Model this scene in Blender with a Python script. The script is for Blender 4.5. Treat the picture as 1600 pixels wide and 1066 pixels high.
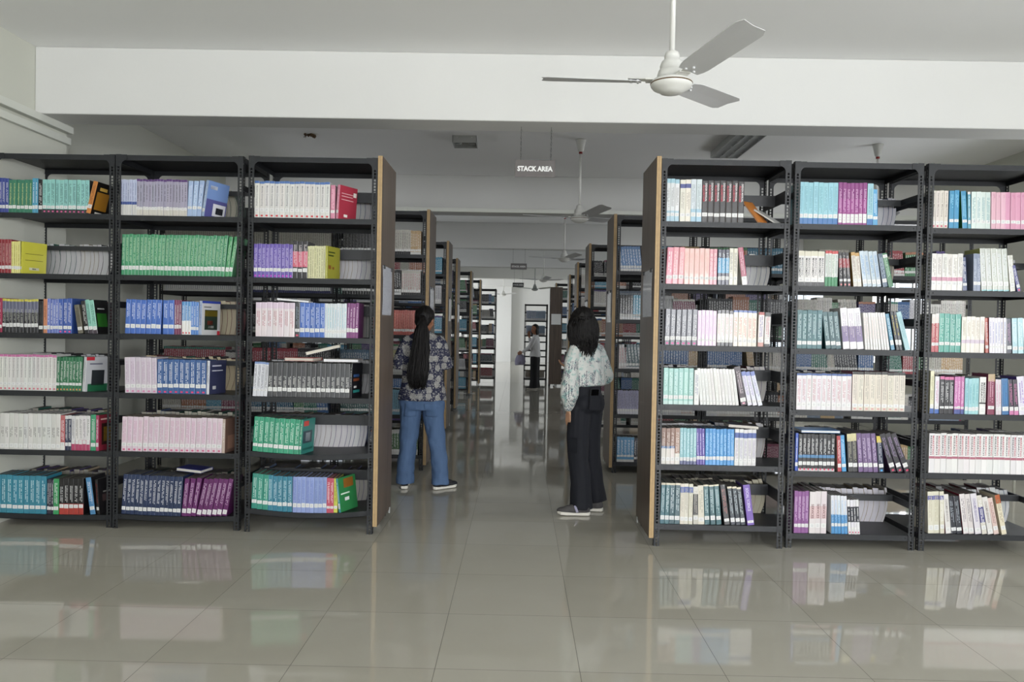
import bpy, bmesh, math, random
from mathutils import Vector, Matrix, noise
random.seed(7)
for o in list(bpy.data.objects): bpy.data.objects.remove(o)
S = bpy.context.scene
COL = S.collection
R_ = math.radians

# ------------------------------------------------------------------ camera, world, lights, exposure
F_PX = 1190.0; CAM_H = 1.43
CAM_ROT = Matrix.Rotation(R_(0.56), 3, 'Z') @ Matrix.Rotation(R_(90 - 1.02), 3, 'X') @ Matrix.Rotation(R_(1.08), 3, 'Z')
cd = bpy.data.cameras.new('camera'); cam = bpy.data.objects.new('camera', cd); COL.objects.link(cam)
cd.sensor_width = 36; cd.lens = F_PX / 1600 * 36; cd.clip_start = 0.05; cd.clip_end = 200
cam.matrix_world = Matrix.Translation((0, 0, CAM_H)) @ CAM_ROT.to_4x4()
S.camera = cam
def unproj(px, py, Y):
    d = CAM_ROT @ Vector((px - 800, 533 - py, -F_PX)); t = Y / d.y
    return t * d.x, CAM_H + t * d.z
S.view_settings.view_transform = 'Standard'; S.view_settings.look = 'None'
S.view_settings.gamma = 1; S.view_settings.use_curve_mapping = False
S.view_settings.exposure = 0.06
w = bpy.data.worlds.new('sky'); S.world = w; w.use_nodes = True
bg = w.node_tree.nodes['Background']; bg.inputs[0].default_value = (0.80, 0.90, 1.0, 1); bg.inputs[1].default_value = 1.5
def area(name, loc, rot, sx, sy, power, col=(0.95, 0.965, 1.0)):
    l = bpy.data.lights.new(name, 'AREA'); l.shape = 'RECTANGLE'; l.size = sx; l.size_y = sy; l.energy = power; l.color = col
    o = bpy.data.objects.new(name, l); COL.objects.link(o); o.location = loc; o.rotation_euler = rot
    return o
# daylight just outside the windows (behind the camera, along the right wall, far end of the left wall), with two added fill windows
for x, pw in ((-2.0, 115), (1.0, 230), (4.0, 650)):
    area('daylight_behind', (x, -7.65, 1.95), (R_(90), 0, R_(0)), 2.3, 1.9, pw)
RWIN = [(-3.4, 2.6), (6.3, 7.9), (10.2, 11.7), (13.6, 17.2), (18.1, 21.7), (22.6, 26.2), (27.1, 31.0)]  # second opening is an added, unseen window to brighten the ceiling past the first beam
for a, b in RWIN:
    area('daylight_right', (5.75, (a + b) / 2, 1.75), (R_(90 if a < 5 else 72), 0, R_(90)), b - a, 1.3, 230 if a < 5 else 55 if a < 8 else 110 if a < 11 else 34)  # the lamp at the added second opening is fill light
area('daylight_far_left', (-4.5, 27.6, 1.9), (R_(62), 0, R_(-90)), 5.4, 1.8, 400)
area('added_fill_left_rows', (-4.3, 9.0, 2.1), (R_(82), 0, R_(-90)), 1.2, .5, 28)  # fill lamp added behind a hidden window to brighten the second beam
area('daylight_left_side', (-4.35, 16.0, 1.7), (R_(90), 0, R_(-90)), 4.4, 1.5, 40)

# ------------------------------------------------------------------ materials
def srgb(h):
    if isinstance(h, tuple): return h
    h = h.lstrip('#'); h = h if len(h) == 6 else ''.join(q + q for q in h); v = [int(h[i:i+2], 16) / 255 for i in (0, 2, 4)]
    return tuple(c / 12.92 if c <= .04045 else ((c + .055) / 1.055) ** 2.4 for c in v)
def mat(name, color, rough=.5, metal=0, spec=.5, bump=0, bscale=60, var=0, vscale=3, coat=0):
    m = bpy.data.materials.new(name); m.use_nodes = True
    N = m.node_tree.nodes; L = m.node_tree.links; b = N['Principled BSDF']
    c = srgb(color); b.inputs['Base Color'].default_value = (*c, 1)
    b.inputs['Roughness'].default_value = rough; b.inputs['Metallic'].default_value = metal
    b.inputs['Specular IOR Level'].default_value = spec; b.inputs['Coat Weight'].default_value = coat
    tc = N.new('ShaderNodeTexCoord')
    if var:
        n = N.new('ShaderNodeTexNoise'); n.inputs['Scale'].default_value = vscale; n.inputs['Detail'].default_value = 5
        mx = N.new('ShaderNodeMix'); mx.data_type = 'RGBA'
        mx.inputs[6].default_value = (*[x * (1 - var) for x in c], 1); mx.inputs[7].default_value = (*[min(1, x * (1 + var)) for x in c], 1)
        L.new(tc.outputs['Object'], n.inputs['Vector']); L.new(n.outputs[0], mx.inputs[0]); L.new(mx.outputs[2], b.inputs['Base Color'])
    if bump:
        n = N.new('ShaderNodeTexNoise'); n.inputs['Scale'].default_value = bscale; n.inputs['Detail'].default_value = 4
        bp = N.new('ShaderNodeBump'); bp.inputs['Strength'].default_value = bump; bp.inputs['Distance'].default_value = .002
        L.new(tc.outputs['Object'], n.inputs['Vector']); L.new(n.outputs[0], bp.inputs['Height']); L.new(bp.outputs[0], b.inputs['Normal'])
    return m
def attr_mat(name, rough, coat=0, streak=False):
    m = bpy.data.materials.new(name); m.use_nodes = True
    N = m.node_tree.nodes; L = m.node_tree.links; b = N['Principled BSDF']
    a = N.new('ShaderNodeAttribute'); a.attribute_name = 'Col'
    b.inputs['Roughness'].default_value = rough; b.inputs['Coat Weight'].default_value = coat; b.inputs['Coat Roughness'].default_value = .15
    L.new(a.outputs['Color'], b.inputs['Base Color'])
    if streak:
        tc = N.new('ShaderNodeTexCoord'); n = N.new('ShaderNodeTexNoise'); n.inputs['Scale'].default_value = 1
        mp = N.new('ShaderNodeMapping'); mp.inputs['Scale'].default_value = (900, 4, 4)
        L.new(tc.outputs['Object'], mp.inputs[0]); L.new(mp.outputs[0], n.inputs['Vector'])
        mx = N.new('ShaderNodeMix'); mx.data_type = 'RGBA'; mx.blend_type = 'MULTIPLY'; mx.inputs[0].default_value = 1
        rp = N.new('ShaderNodeValToRGB'); rp.color_ramp.elements[0].color = (.86, .86, .86, 1); rp.color_ramp.elements[0].position = .35
        rp.color_ramp.elements[1].position = .6
        L.new(n.outputs[0], rp.inputs[0]); L.new(a.outputs['Color'], mx.inputs[6]); L.new(rp.outputs[0], mx.inputs[7]); L.new(mx.outputs[2], b.inputs['Base Color'])
    return m
M = {}
M['plaster'] = mat('white_wall_paint', '#d8d8d5', .75, bump=.25, bscale=35, var=.025, vscale=1.3)
M['ceil'] = mat('ceiling_paint', '#f4f4f3', .85, bump=.2, bscale=30, var=.03, vscale=.8)
M['cream'] = mat('cream_wall_paint', '#cfd0c5', .75, bump=.25, bscale=35, var=.03, vscale=1.3)
M['steel'] = mat('charcoal_painted_steel', '#222427', .45, spec=.4, bump=.1, bscale=90, var=.18, vscale=9)
M['stop'] = mat('scuffed_charcoal_steel', '#2b2d30', .5, var=.25, vscale=22)
M['fanw'] = mat('aged_white_enamel', '#d6d6d1', .35, var=.04, vscale=14)
M['fanblade'] = mat('white_blade_paint', '#c9cacb', .4)
M['fangrey'] = mat('grey_blade_paint', '#8a8f8d', .4)
M['red'] = mat('red_plastic', '#8d1f1f', .4)
M['dark'] = mat('black_plastic', '#15161a', .35)
M['chrome'] = mat('polished_aluminium', '#c9cbcb', .3, metal=.55)
M['alu'] = mat('aluminium_sheet', '#b4b5b3', .4, metal=.25)
M['signb'] = mat('brown_grey_sign_board', '#5f5a58', .35, var=.04, vscale=30)
M['signd'] = mat('dark_sign_board', '#2b2a2c', .35)
M['white'] = mat('white_print', '#f4f4f2', .5)
M['trunk'] = mat('white_trunking', '#d6d8cf', .5)
M['debris'] = mat('brown_debris', '#5e4a33', .9, var=.4, vscale=50)
M['ply'] = mat('plywood_edge', '#ab9068', .6, var=.18, vscale=45)
M['ply2'] = mat('plywood_core', '#8d7048', .7, var=.2, vscale=60)
M['cover'] = attr_mat('printed_cover', .36, .25)
M['page'] = attr_mat('book_pages', .85, 0, True)
M['print'] = attr_mat('printed_ink', .5)
M['legs'] = mat('pale_metal', '#b8b8ac', .4)

def laminate():
    m = mat('brown_laminate', '#4b403a', .36, spec=.35); N = m.node_tree.nodes; L = m.node_tree.links; b = N['Principled BSDF']
    tc = N.new('ShaderNodeTexCoord'); mp = N.new('ShaderNodeMapping'); mp.inputs['Scale'].default_value = (30, 30, 1.2)
    n = N.new('ShaderNodeTexNoise'); n.inputs['Scale'].default_value = 1.6; n.inputs['Detail'].default_value = 6
    rp = N.new('ShaderNodeValToRGB'); rp.color_ramp.elements[0].position = .3; rp.color_ramp.elements[1].position = .72
    rp.color_ramp.elements[0].color = (*srgb('#4b3f36'), 1); rp.color_ramp.elements[1].color = (*srgb('#6a5b50'), 1)
    L.new(tc.outputs['Object'], mp.inputs[0]); L.new(mp.outputs[0], n.inputs['Vector']); L.new(n.outputs[0], rp.inputs[0]); L.new(rp.outputs[0], b.inputs['Base Color'])
    return m
M['lam'] = laminate()

def floor_mat():
    m = bpy.data.materials.new('polished_vitrified_tiles'); m.use_nodes = True
    N = m.node_tree.nodes; L = m.node_tree.links; b = N['Principled BSDF']
    tc = N.new('ShaderNodeTexCoord'); sx = N.new('ShaderNodeSeparateXYZ'); L.new(tc.outputs['Object'], sx.inputs[0])
    def mth(op, a, bb=None, c=None):
        n = N.new('ShaderNodeMath'); n.operation = op
        for i, v in enumerate((a, bb, c)):
            if v is None: continue
            if isinstance(v, (int, float)): n.inputs[i].default_value = v
            else: L.new(v, n.inputs[i])
        return n.outputs[0]
    def joint(coord, off, pitch, wd):
        a = mth('DIVIDE', mth('SUBTRACT', coord, off), pitch); fr = mth('FRACT', mth('ADD', a, 100.0))
        d = mth('MINIMUM', fr, mth('SUBTRACT', 1.0, fr))
        return mth('LESS_THAN', d, wd / pitch / 2), mth('FLOOR', mth('ADD', a, 100.0))
    jx, cx = joint(sx.outputs[0], -.327, .605, .0024); jy, cy = joint(sx.outputs[1], 3.15, .61, .0024)
    j = mth('MAXIMUM', jx, jy)
    wn = N.new('ShaderNodeTexWhiteNoise'); wn.noise_dimensions = '2D'; cb = N.new('ShaderNodeCombineXYZ'); L.new(cx, cb.inputs[0]); L.new(cy, cb.inputs[1]); L.new(cb.outputs[0], wn.inputs['Vector'])
    n = N.new('ShaderNodeTexNoise'); n.inputs['Scale'].default_value = 5; n.inputs['Detail'].default_value = 6; L.new(tc.outputs['Object'], n.inputs['Vector'])
    fac = mth('MULTIPLY_ADD', wn.outputs['Value'], .5, mth('MULTIPLY', n.outputs[0], .5))
    mx = N.new('ShaderNodeMix'); mx.data_type = 'RGBA'; mx.inputs[6].default_value = (*srgb('#aaa699'), 1); mx.inputs[7].default_value = (*srgb('#b4b1a6'), 1); L.new(fac, mx.inputs[0])
    mj = N.new('ShaderNodeMix'); mj.data_type = 'RGBA'; mj.inputs[7].default_value = (*srgb('#56524a'), 1); L.new(j, mj.inputs[0]); L.new(mx.outputs[2], mj.inputs[6])
    L.new(mj.outputs[2], b.inputs['Base Color'])
    r = mth('MULTIPLY_ADD', j, .5, .05); L.new(r, b.inputs['Roughness'])
    b.inputs['Specular IOR Level'].default_value = .42
    bp = N.new('ShaderNodeBump'); bp.inputs['Strength'].default_value = .05; bp.inputs['Distance'].default_value = .004
    n2 = N.new('ShaderNodeTexNoise'); n2.inputs['Scale'].default_value = 3.2; n2.inputs['Detail'].default_value = 1; L.new(tc.outputs['Object'], n2.inputs['Vector'])
    L.new(n2.outputs[0], bp.inputs['Height']); L.new(bp.outputs[0], b.inputs['Normal'])
    return m
M['floor'] = floor_mat()
def glass_mat():
    m = bpy.data.materials.new('window_glass'); m.use_nodes = True; N = m.node_tree.nodes; L = m.node_tree.links
    N.remove(N['Principled BSDF']); t = N.new('ShaderNodeBsdfTransparent'); g = N.new('ShaderNodeBsdfGlossy'); g.inputs['Roughness'].default_value = .02
    mx = N.new('ShaderNodeMixShader'); mx.inputs[0].default_value = .06; L.new(t.outputs[0], mx.inputs[1]); L.new(g.outputs[0], mx.inputs[2]); L.new(mx.outputs[0], N['Material Output'].inputs[0])
    return m
M['glass'] = glass_mat()

# ------------------------------------------------------------------ helpers
def link(name, me, parent=None, mats=()):
    o = bpy.data.objects.new(name, me); COL.objects.link(o)
    for m in mats:
        if m.name not in [x.name for x in me.materials if x]: me.materials.append(m)
    if parent: o.parent = parent
    return o
def tag(o, label=None, cat=None, group=None, kind=None):
    if label: o['label'] = label
    if cat: o['category'] = cat
    if group: o['group'] = group
    if kind: o['kind'] = kind
    return o
def empty(name, loc=(0, 0, 0), rz=0, label=None, cat=None, group=None):
    o = bpy.data.objects.new(name, None); COL.objects.link(o); o.location = loc; o.rotation_euler = (0, 0, rz); o.empty_display_size = .1
    return tag(o, label, cat, group)
class MB:
    def __init__(s): s.v = []; s.f = []; s.c = []; s.m = []
    def add(s, v, f, c=(1, 1, 1), m=0):
        b = len(s.v); s.v += [tuple(p) for p in v]
        for q in f: s.f.append(tuple(i + b for i in q)); s.c.append(c); s.m.append(m)
    def box(s, x0, x1, y0, y1, z0, z1, c=(1, 1, 1), m=0, T=None):
        v = [(x0, y0, z0), (x1, y0, z0), (x1, y1, z0), (x0, y1, z0), (x0, y0, z1), (x1, y0, z1), (x1, y1, z1), (x0, y1, z1)]
        if T: v = [T @ Vector(p) for p in v]
        s.add(v, [(0, 3, 2, 1), (4, 5, 6, 7), (0, 1, 5, 4), (1, 2, 6, 5), (2, 3, 7, 6), (3, 0, 4, 7)], c, m)
    def quad(s, a, b, c_, d, c=(1, 1, 1), m=0): s.add([a, b, c_, d], [(0, 1, 2, 3)], c, m)
    def lathe(s, prof, cx=0, cy=0, n=32, c=(1, 1, 1), m=0):
        v = []; f = []
        for r, z in prof:
            for i in range(n): a = 2 * math.pi * i / n; v.append((cx + r * math.cos(a), cy + r * math.sin(a), z))
        for k in range(len(prof) - 1):
            for i in range(n): j = (i + 1) % n; f.append((k*n+i, k*n+j, (k+1)*n+j, (k+1)*n+i))
        f.append(tuple(range(n))[::-1]); f.append(tuple((len(prof)-1)*n + i for i in range(n)))
        s.add(v, f, c, m)
    def tube(s, pts, rad, n=8, c=(1, 1, 1), m=0):
        v = []; f = []; P = [Vector(p) for p in pts]; up = Vector((0, 0, 1)); K = len(P)
        for k, p in enumerate(P):
            d = (P[min(k+1, K-1)] - P[max(k-1, 0)]).normalized()
            a = d.cross(up if abs(d.z) < .95 else Vector((1, 0, 0))).normalized(); b = d.cross(a)
            r = rad[k] if isinstance(rad, (list, tuple)) else rad
            for i in range(n): t = 2*math.pi*i/n; v.append(p + a*r*math.cos(t) + b*r*math.sin(t))
        for k in range(K-1):
            for i in range(n): j = (i+1) % n; f.append((k*n+i, (k+1)*n+i, (k+1)*n+j, k*n+j))
        f.append(tuple(range(n))); f.append(tuple((K-1)*n+i for i in range(n))[::-1])
        s.add(v, f, c, m)
    def merge(s, o, T=None):
        b = len(s.v); s.v += [tuple(T @ Vector(p)) for p in o.v] if T else o.v
        s.f += [tuple(i + b for i in q) for q in o.f]; s.c += o.c; s.m += o.m
    def mesh(s, name, smooth=False, color=False):
        me = bpy.data.meshes.new(name); me.from_pydata(s.v, [], s.f); me.update()
        if any(s.m): me.polygons.foreach_set('material_index', s.m)
        if color:
            at = me.color_attributes.new('Col', 'FLOAT_COLOR', 'CORNER'); buf = []
            for q, c in zip(s.f, s.c): buf += [c[0], c[1], c[2], 1.0] * len(q)
            at.data.foreach_set('color', buf)
        if smooth: me.polygons.foreach_set('use_smooth', [True] * len(me.polygons))
        return me
    def build(s, name, mats, parent=None, smooth=False, color=False):
        return link(name, s.mesh(name, smooth, color), parent, mats if isinstance(mats, (list, tuple)) else [mats])
def bevel(o, w_=.003, seg=2):
    b = o.modifiers.new('edge', 'BEVEL'); b.width = w_; b.segments = seg; b.limit_method = 'ANGLE'; return o

_tc = {}
def text_geo(s, bold=.012):
    if s in _tc: return _tc[s]
    cu = bpy.data.curves.new('t', 'FONT'); cu.body = s; cu.size = 1; cu.offset = bold; cu.resolution_u = 2; cu.align_x = 'CENTER'; cu.align_y = 'CENTER'
    o = bpy.data.objects.new('t', cu); COL.objects.link(o)
    dg = bpy.context.evaluated_depsgraph_get(); me = bpy.data.meshes.new_from_object(o.evaluated_get(dg))
    v = [(p.co.x, p.co.y) for p in me.vertices]; f = [tuple(p.vertices) for p in me.polygons]
    xs = [p[0] for p in v]; ys = [p[1] for p in v]
    w_ = max(xs) - min(xs); h = max(ys) - min(ys); cx = (max(xs)+min(xs))/2; cy = (max(ys)+min(ys))/2
    v = [((x - cx) / w_, (y - cy) / h) for x, y in v]
    bpy.data.objects.remove(o); bpy.data.meshes.remove(me); bpy.data.curves.remove(cu)
    _tc[s] = (v, f); return _tc[s]

# ------------------------------------------------------------------ room
CZ = 3.43; BZ = 2.94; XR = 5.38; XL = -3.94; XLn = -3.60; YF = 32.0; YB = -7.5
def struct(name, mb, m, **k): o = mb.build(name, m, **k); o['kind'] = 'structure'; return o
b = MB(); b.box(-4.6, 6.2, YB - .3, YF + .4, -.12, 0); struct('floor', b, M['floor'])
b = MB(); b.box(-4.6, 6.2, YB - .3, YF + .4, CZ, CZ + .15); struct('ceiling', b, M['ceil'])
def wall_y(mb, x0, x1, ya, yb, openings):
    y = ya
    for (a, c, z0, z1) in sorted(openings):
        mb.box(x0, x1, y, a, 0, CZ); mb.box(x0, x1, a, c, 0, z0); mb.box(x0, x1, a, c, z1, CZ); y = c
    mb.box(x0, x1, y, yb, 0, CZ)
b = MB(); wall_y(b, XR, XR + .25, YB, YF, [(a, c, 1.0, 2.3) for a, c in RWIN]); struct('wall_right', b, M['cream'])  # includes the added out-of-view opening for fill light
b = MB(); b.box(-4.5, XLn, YB, 6.0, 0, CZ)
wall_y(b, XL - .25, XL, 6.0, YF, [(8.4, 9.6, 1.88, 2.32), (13.8, 18.2, 1.0, 2.3), (24.9, 30.3, .75, 2.5)]); struct('wall_left', b, M['cream'])  # smallest opening is added for the left-row fill, hidden behind books
b = MB(); b.box(-4.5, 5.6, YF, YF + .25, 0, CZ); b.box(-1.02, -.36, YF - .45, YF, 0, CZ); struct('wall_far', b, M['plaster'])
b = MB(); y0, y1 = YB - .12, YB + .0
xs = [(-3.1, -.9), (-.1, 2.1), (2.9, 5.1)]
x = -4.5
for a, c in xs: b.box(x, a, YB - .15, YB, 0, CZ); b.box(a, c, YB - .15, YB, 0, 1.0); b.box(a, c, YB - .15, YB, 2.9, CZ); x = c
b.box(x, 5.6, YB - .15, YB, 0, CZ); struct('wall_near', b, M['plaster'])
nw = 0
def window(p0, p1, z0, z1, axis, pos, nm=3):
    global nw; nw += 1
    e = empty('window_%d' % nw); e['kind'] = 'structure'
    f = MB(); g = MB(); t = .04
    def bx(mb, a, c, za, zb, th):
        if axis == 'y': mb.box(pos - th, pos + th, a, c, za, zb)
        else: mb.box(a, c, pos - th, pos + th, za, zb)
    bx(f, p0, p1, z0, z0 + t, .03); bx(f, p0, p1, z1 - t, z1, .03); bx(f, p0, p0 + t, z0, z1, .03); bx(f, p1 - t, p1, z0, z1, .03)
    for i in range(1, nm): q = p0 + (p1 - p0) * i / nm; bx(f, q - t/2, q + t/2, z0, z1, .025)
    bx(g, p0 + t, p1 - t, z0 + t, z1 - t, .003)
    f.build('window_frame', M['alu'], e); g.build('pane', M['glass'], e)
for a, c in RWIN: window(a, c, 1.0, 2.3, 'y', XR + .12)  # the second of these is the added, unseen fill window
window(24.9, 30.3, .75, 2.5, 'y', XL - .12, 4); window(13.8, 18.2, 1.0, 2.3, 'y', XL - .12, 3); window(8.4, 9.6, 1.88, 2.32, 'y', XL - .12, 2)  # last one is an added, hidden window for the left-row fill lamp
for a, c in xs: window(a, c, 1.0, 2.9, 'x', YB - .07, 3)
for i in range(6):
    y = 5.6 + 4.5 * i; b = MB(); b.box(XLn if i == 0 else XL, XR, y, y + .3, BZ, CZ)
    o = struct('beam_%d' % (i + 1), b, M['plaster']); bevel(o, .008)
# cable trunking
t = MB(); t.box(XLn + .001, XLn + .056, YB, 6.0, 2.885, 2.94); t.box(XLn + .001, XLn + .036, YB, 6.0, 2.80, 2.855)
o = bevel(t.build('cable_trunking', M['trunk']), .004); tag(o, 'white double cable trunking running along the upper left wall below the beam', 'cable trunking')
t = MB(); t.box(XL, XR, 10.05 - .035, 10.05, BZ - .005, BZ + .045); t.box(-1.52, -1.50, 10.01, 10.016, BZ - .005, BZ + .05)
o = bevel(t.build('cable_trunking', M['trunk']), .003); tag(o, 'thin white cable trunking along the lower edge of the second ceiling beam', 'cable trunking')

# ------------------------------------------------------------------ racks
PITCH = .0212; FW = .038; HT = 2.56
def flange(mb, along, sgn, H=HT, n=None):
    """flat slotted strip in local (u, z), starting at u=0 and running to sgn*FW; along = 'x' or 'y'"""
    th = .0022; n = int(H / PITCH); hw = .0066; hh = .0072; uc = FW / 2
    def P(u, t, z):
        return (sgn[0] * u, sgn[1] * t, z) if along == 'x' else (sgn[0] * t, sgn[1] * u, z)
    for k in range(n):
        z0 = k * PITCH; z1 = z0 + PITCH if k < n - 1 else H; zc = z0 + PITCH / 2
        o = [(0, z0), (FW, z0), (FW, z1), (0, z1)]; i = [(uc - hw, zc - hh), (uc + hw, zc - hh), (uc + hw, zc + hh), (uc - hw, zc + hh)]
        v = [P(u, 0, z) for u, z in o + i] + [P(u, th, z) for u, z in o + i]
        f = []
        for q in range(4):
            r = (q + 1) % 4
            f += [(q, r, 4 + r, 4 + q), (8 + r, 8 + q, 12 + q, 12 + r), (4 + q, 4 + r, 12 + r, 12 + q)]
        f += [(1, 9, 10, 2), (3, 11, 8, 0)]
        if k == 0: f.append((0, 8, 9, 1))
        if k == n - 1: f.append((2, 10, 11, 3))
        mb.add(v, f)
_pm = {}
def post_mesh(sx, sy, H=HT):
    k = (sx, sy, H)
    if k not in _pm:
        b = MB(); flange(b, 'x', (sx, sy), H); flange(b, 'y', (sx, sy), H); me = b.mesh('post'); me.materials.append(M['steel']); _pm[k] = me
    return _pm[k]
_sm = {}
def shelf_mesh(W, D, sag, lip=.036):
    k = (round(W, 3), round(D, 3), round(sag, 4), lip)
    if k not in _sm:
        b = MB(); n = 10 if sag else 1; th = .0025
        for i in range(n):
            x0 = .004 + (W - .008) * i / n; x1 = .004 + (W - .008) * (i + 1) / n
            def sg(x): u = 2 * x / W - 1; return -sag * (1 - u * u)
            for (ya, yb, za, zb) in ((.004, D - .004, -th, 0), (.0035, .0035 + th, -lip, 0), (D - .0035 - th, D - .0035, -lip, 0), (.0035, .012, -lip, -lip + th), (D - .012, D - .0035, -lip, -lip + th)):
                v = [(x0, ya, za + sg(x0)), (x1, ya, za + sg(x1)), (x1, yb, za + sg(x1)), (x0, yb, za + sg(x0)), (x0, ya, zb + sg(x0)), (x1, ya, zb + sg(x1)), (x1, yb, zb + sg(x1)), (x0, yb, zb + sg(x0))]
                b.add(v, [(0, 3, 2, 1), (4, 5, 6, 7), (0, 1, 5, 4), (1, 2, 6, 5), (2, 3, 7, 6), (3, 0, 4, 7)])
        for xx in (.004, W - .0065): b.box(xx, xx + th, .004, D - .004, -lip, 0)
        for xx in (.055, W - .055):   # bolt heads on the front lip
            b.tube([(xx, .004, -lip / 2), (xx, -.001, -lip / 2)], .0045, 8)
        me = b.mesh('shelf'); me.materials.append(M['steel']); _sm[k] = me
    return _sm[k]
def gusset_mesh(sx):
    k = ('g', sx)
    if k not in _sm:
        b = MB(); g = .075; pts = [(0, 0), (g, 0)] + [(g - (g - .036) * math.sin(a) , -.036 - (g - .036) * (1 - math.cos(a))) for a in [i * math.pi / 2 / 6 for i in range(7)]] + [(0.036, -g), (0, -g)]
        n = len(pts); v = [(sx * x, 0, z) for x, z in pts] + [(sx * x, .002, z) for x, z in pts]
        b.add(v, [tuple(range(n)), tuple(range(2 * n - 1, n - 1, -1))] + [(i, (i + 1) % n, (i + 1) % n + n, i + n) for i in range(n)])
        me = b.mesh('corner_bracket'); me.materials.append(M['steel']); _sm[k] = me
    return _sm[k]
_bm = {}
def rack(label, X0, W, Y, zs, D=.54, H=HT, barh=.035, barz=.185, panel=None, sag={}, rz=0, detail=True, group=None, panel_dz=0):
    e = empty('bookshelf', (X0, Y, 0), rz, label, 'bookshelf', group)
    for (x, y, sx, sy) in ((0, 0, 1, 1), (W, 0, -1, 1), (0, D, 1, -1), (W, D, -1, -1)):
        o = link('post', post_mesh(sx, sy, H), e); o.location = (x, y, 0)
    for i, z in enumerate(list(zs) + [H - .004]):
        o = link('shelf', shelf_mesh(W, D, sag.get(i, 0)), e); o.location = (0, 0, z)
    if detail:
        for (x, sx) in ((.002, 1), (W - .002, -1)):
            for y in (-.0005, D - .0015):
                o = link('corner_bracket', gusset_mesh(sx), e); o.location = (x, y, H - .002)
    k = (round(W, 3), barh, D)
    if k not in _bm:
        b = MB(); b.box(.004, W - .004, D/2 - .001, D/2 + .001, 0, barh); b.box(.005, W - .005, D/2, D/2 + .012, barh - .002, barh); m1 = b.mesh('book_stop'); m1.materials.append(M['stop'])
        b = MB(); b.box(-.001, .001, .03, D - .03, 0, barh); b.box(0, .010, .03, D - .03, barh - .002, barh); m2 = b.mesh('side_rail'); m2.materials.append(M['stop']); _bm[k] = (m1, m2)
    for z in zs:
        o = link('book_stop', _bm[k][0], e); o.location = (0, 0, z + barz)
        if detail:
            for x in (.006, W - .006 - .008): o = link('side_rail', _bm[k][1], e); o.location = (x, 0, z + barz)
    if panel:
        px = -.033 if panel == 'L' else W + .003
        p = MB(); p.box(px, px + .03, -.006, D + .012, .055, H + .012 + panel_dz); po = p.build('end_panel', M['lam'], e); 
        q = MB(); q.box(px, px + .0145, -.0085, -.006, .055, H + .012 + panel_dz); q.box(px + .0155, px + .030, -.0085, -.006, .055, H + .012 + panel_dz); q.build('edge_strip', M['ply'], po)
        q = MB(); fx = px + .03 if panel == 'R' else px
        q.box(fx - .004, fx + .004, D - .06, D - .03, .03, .07); q.build('floor_clip', M['alu'], po)
    return e

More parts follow.
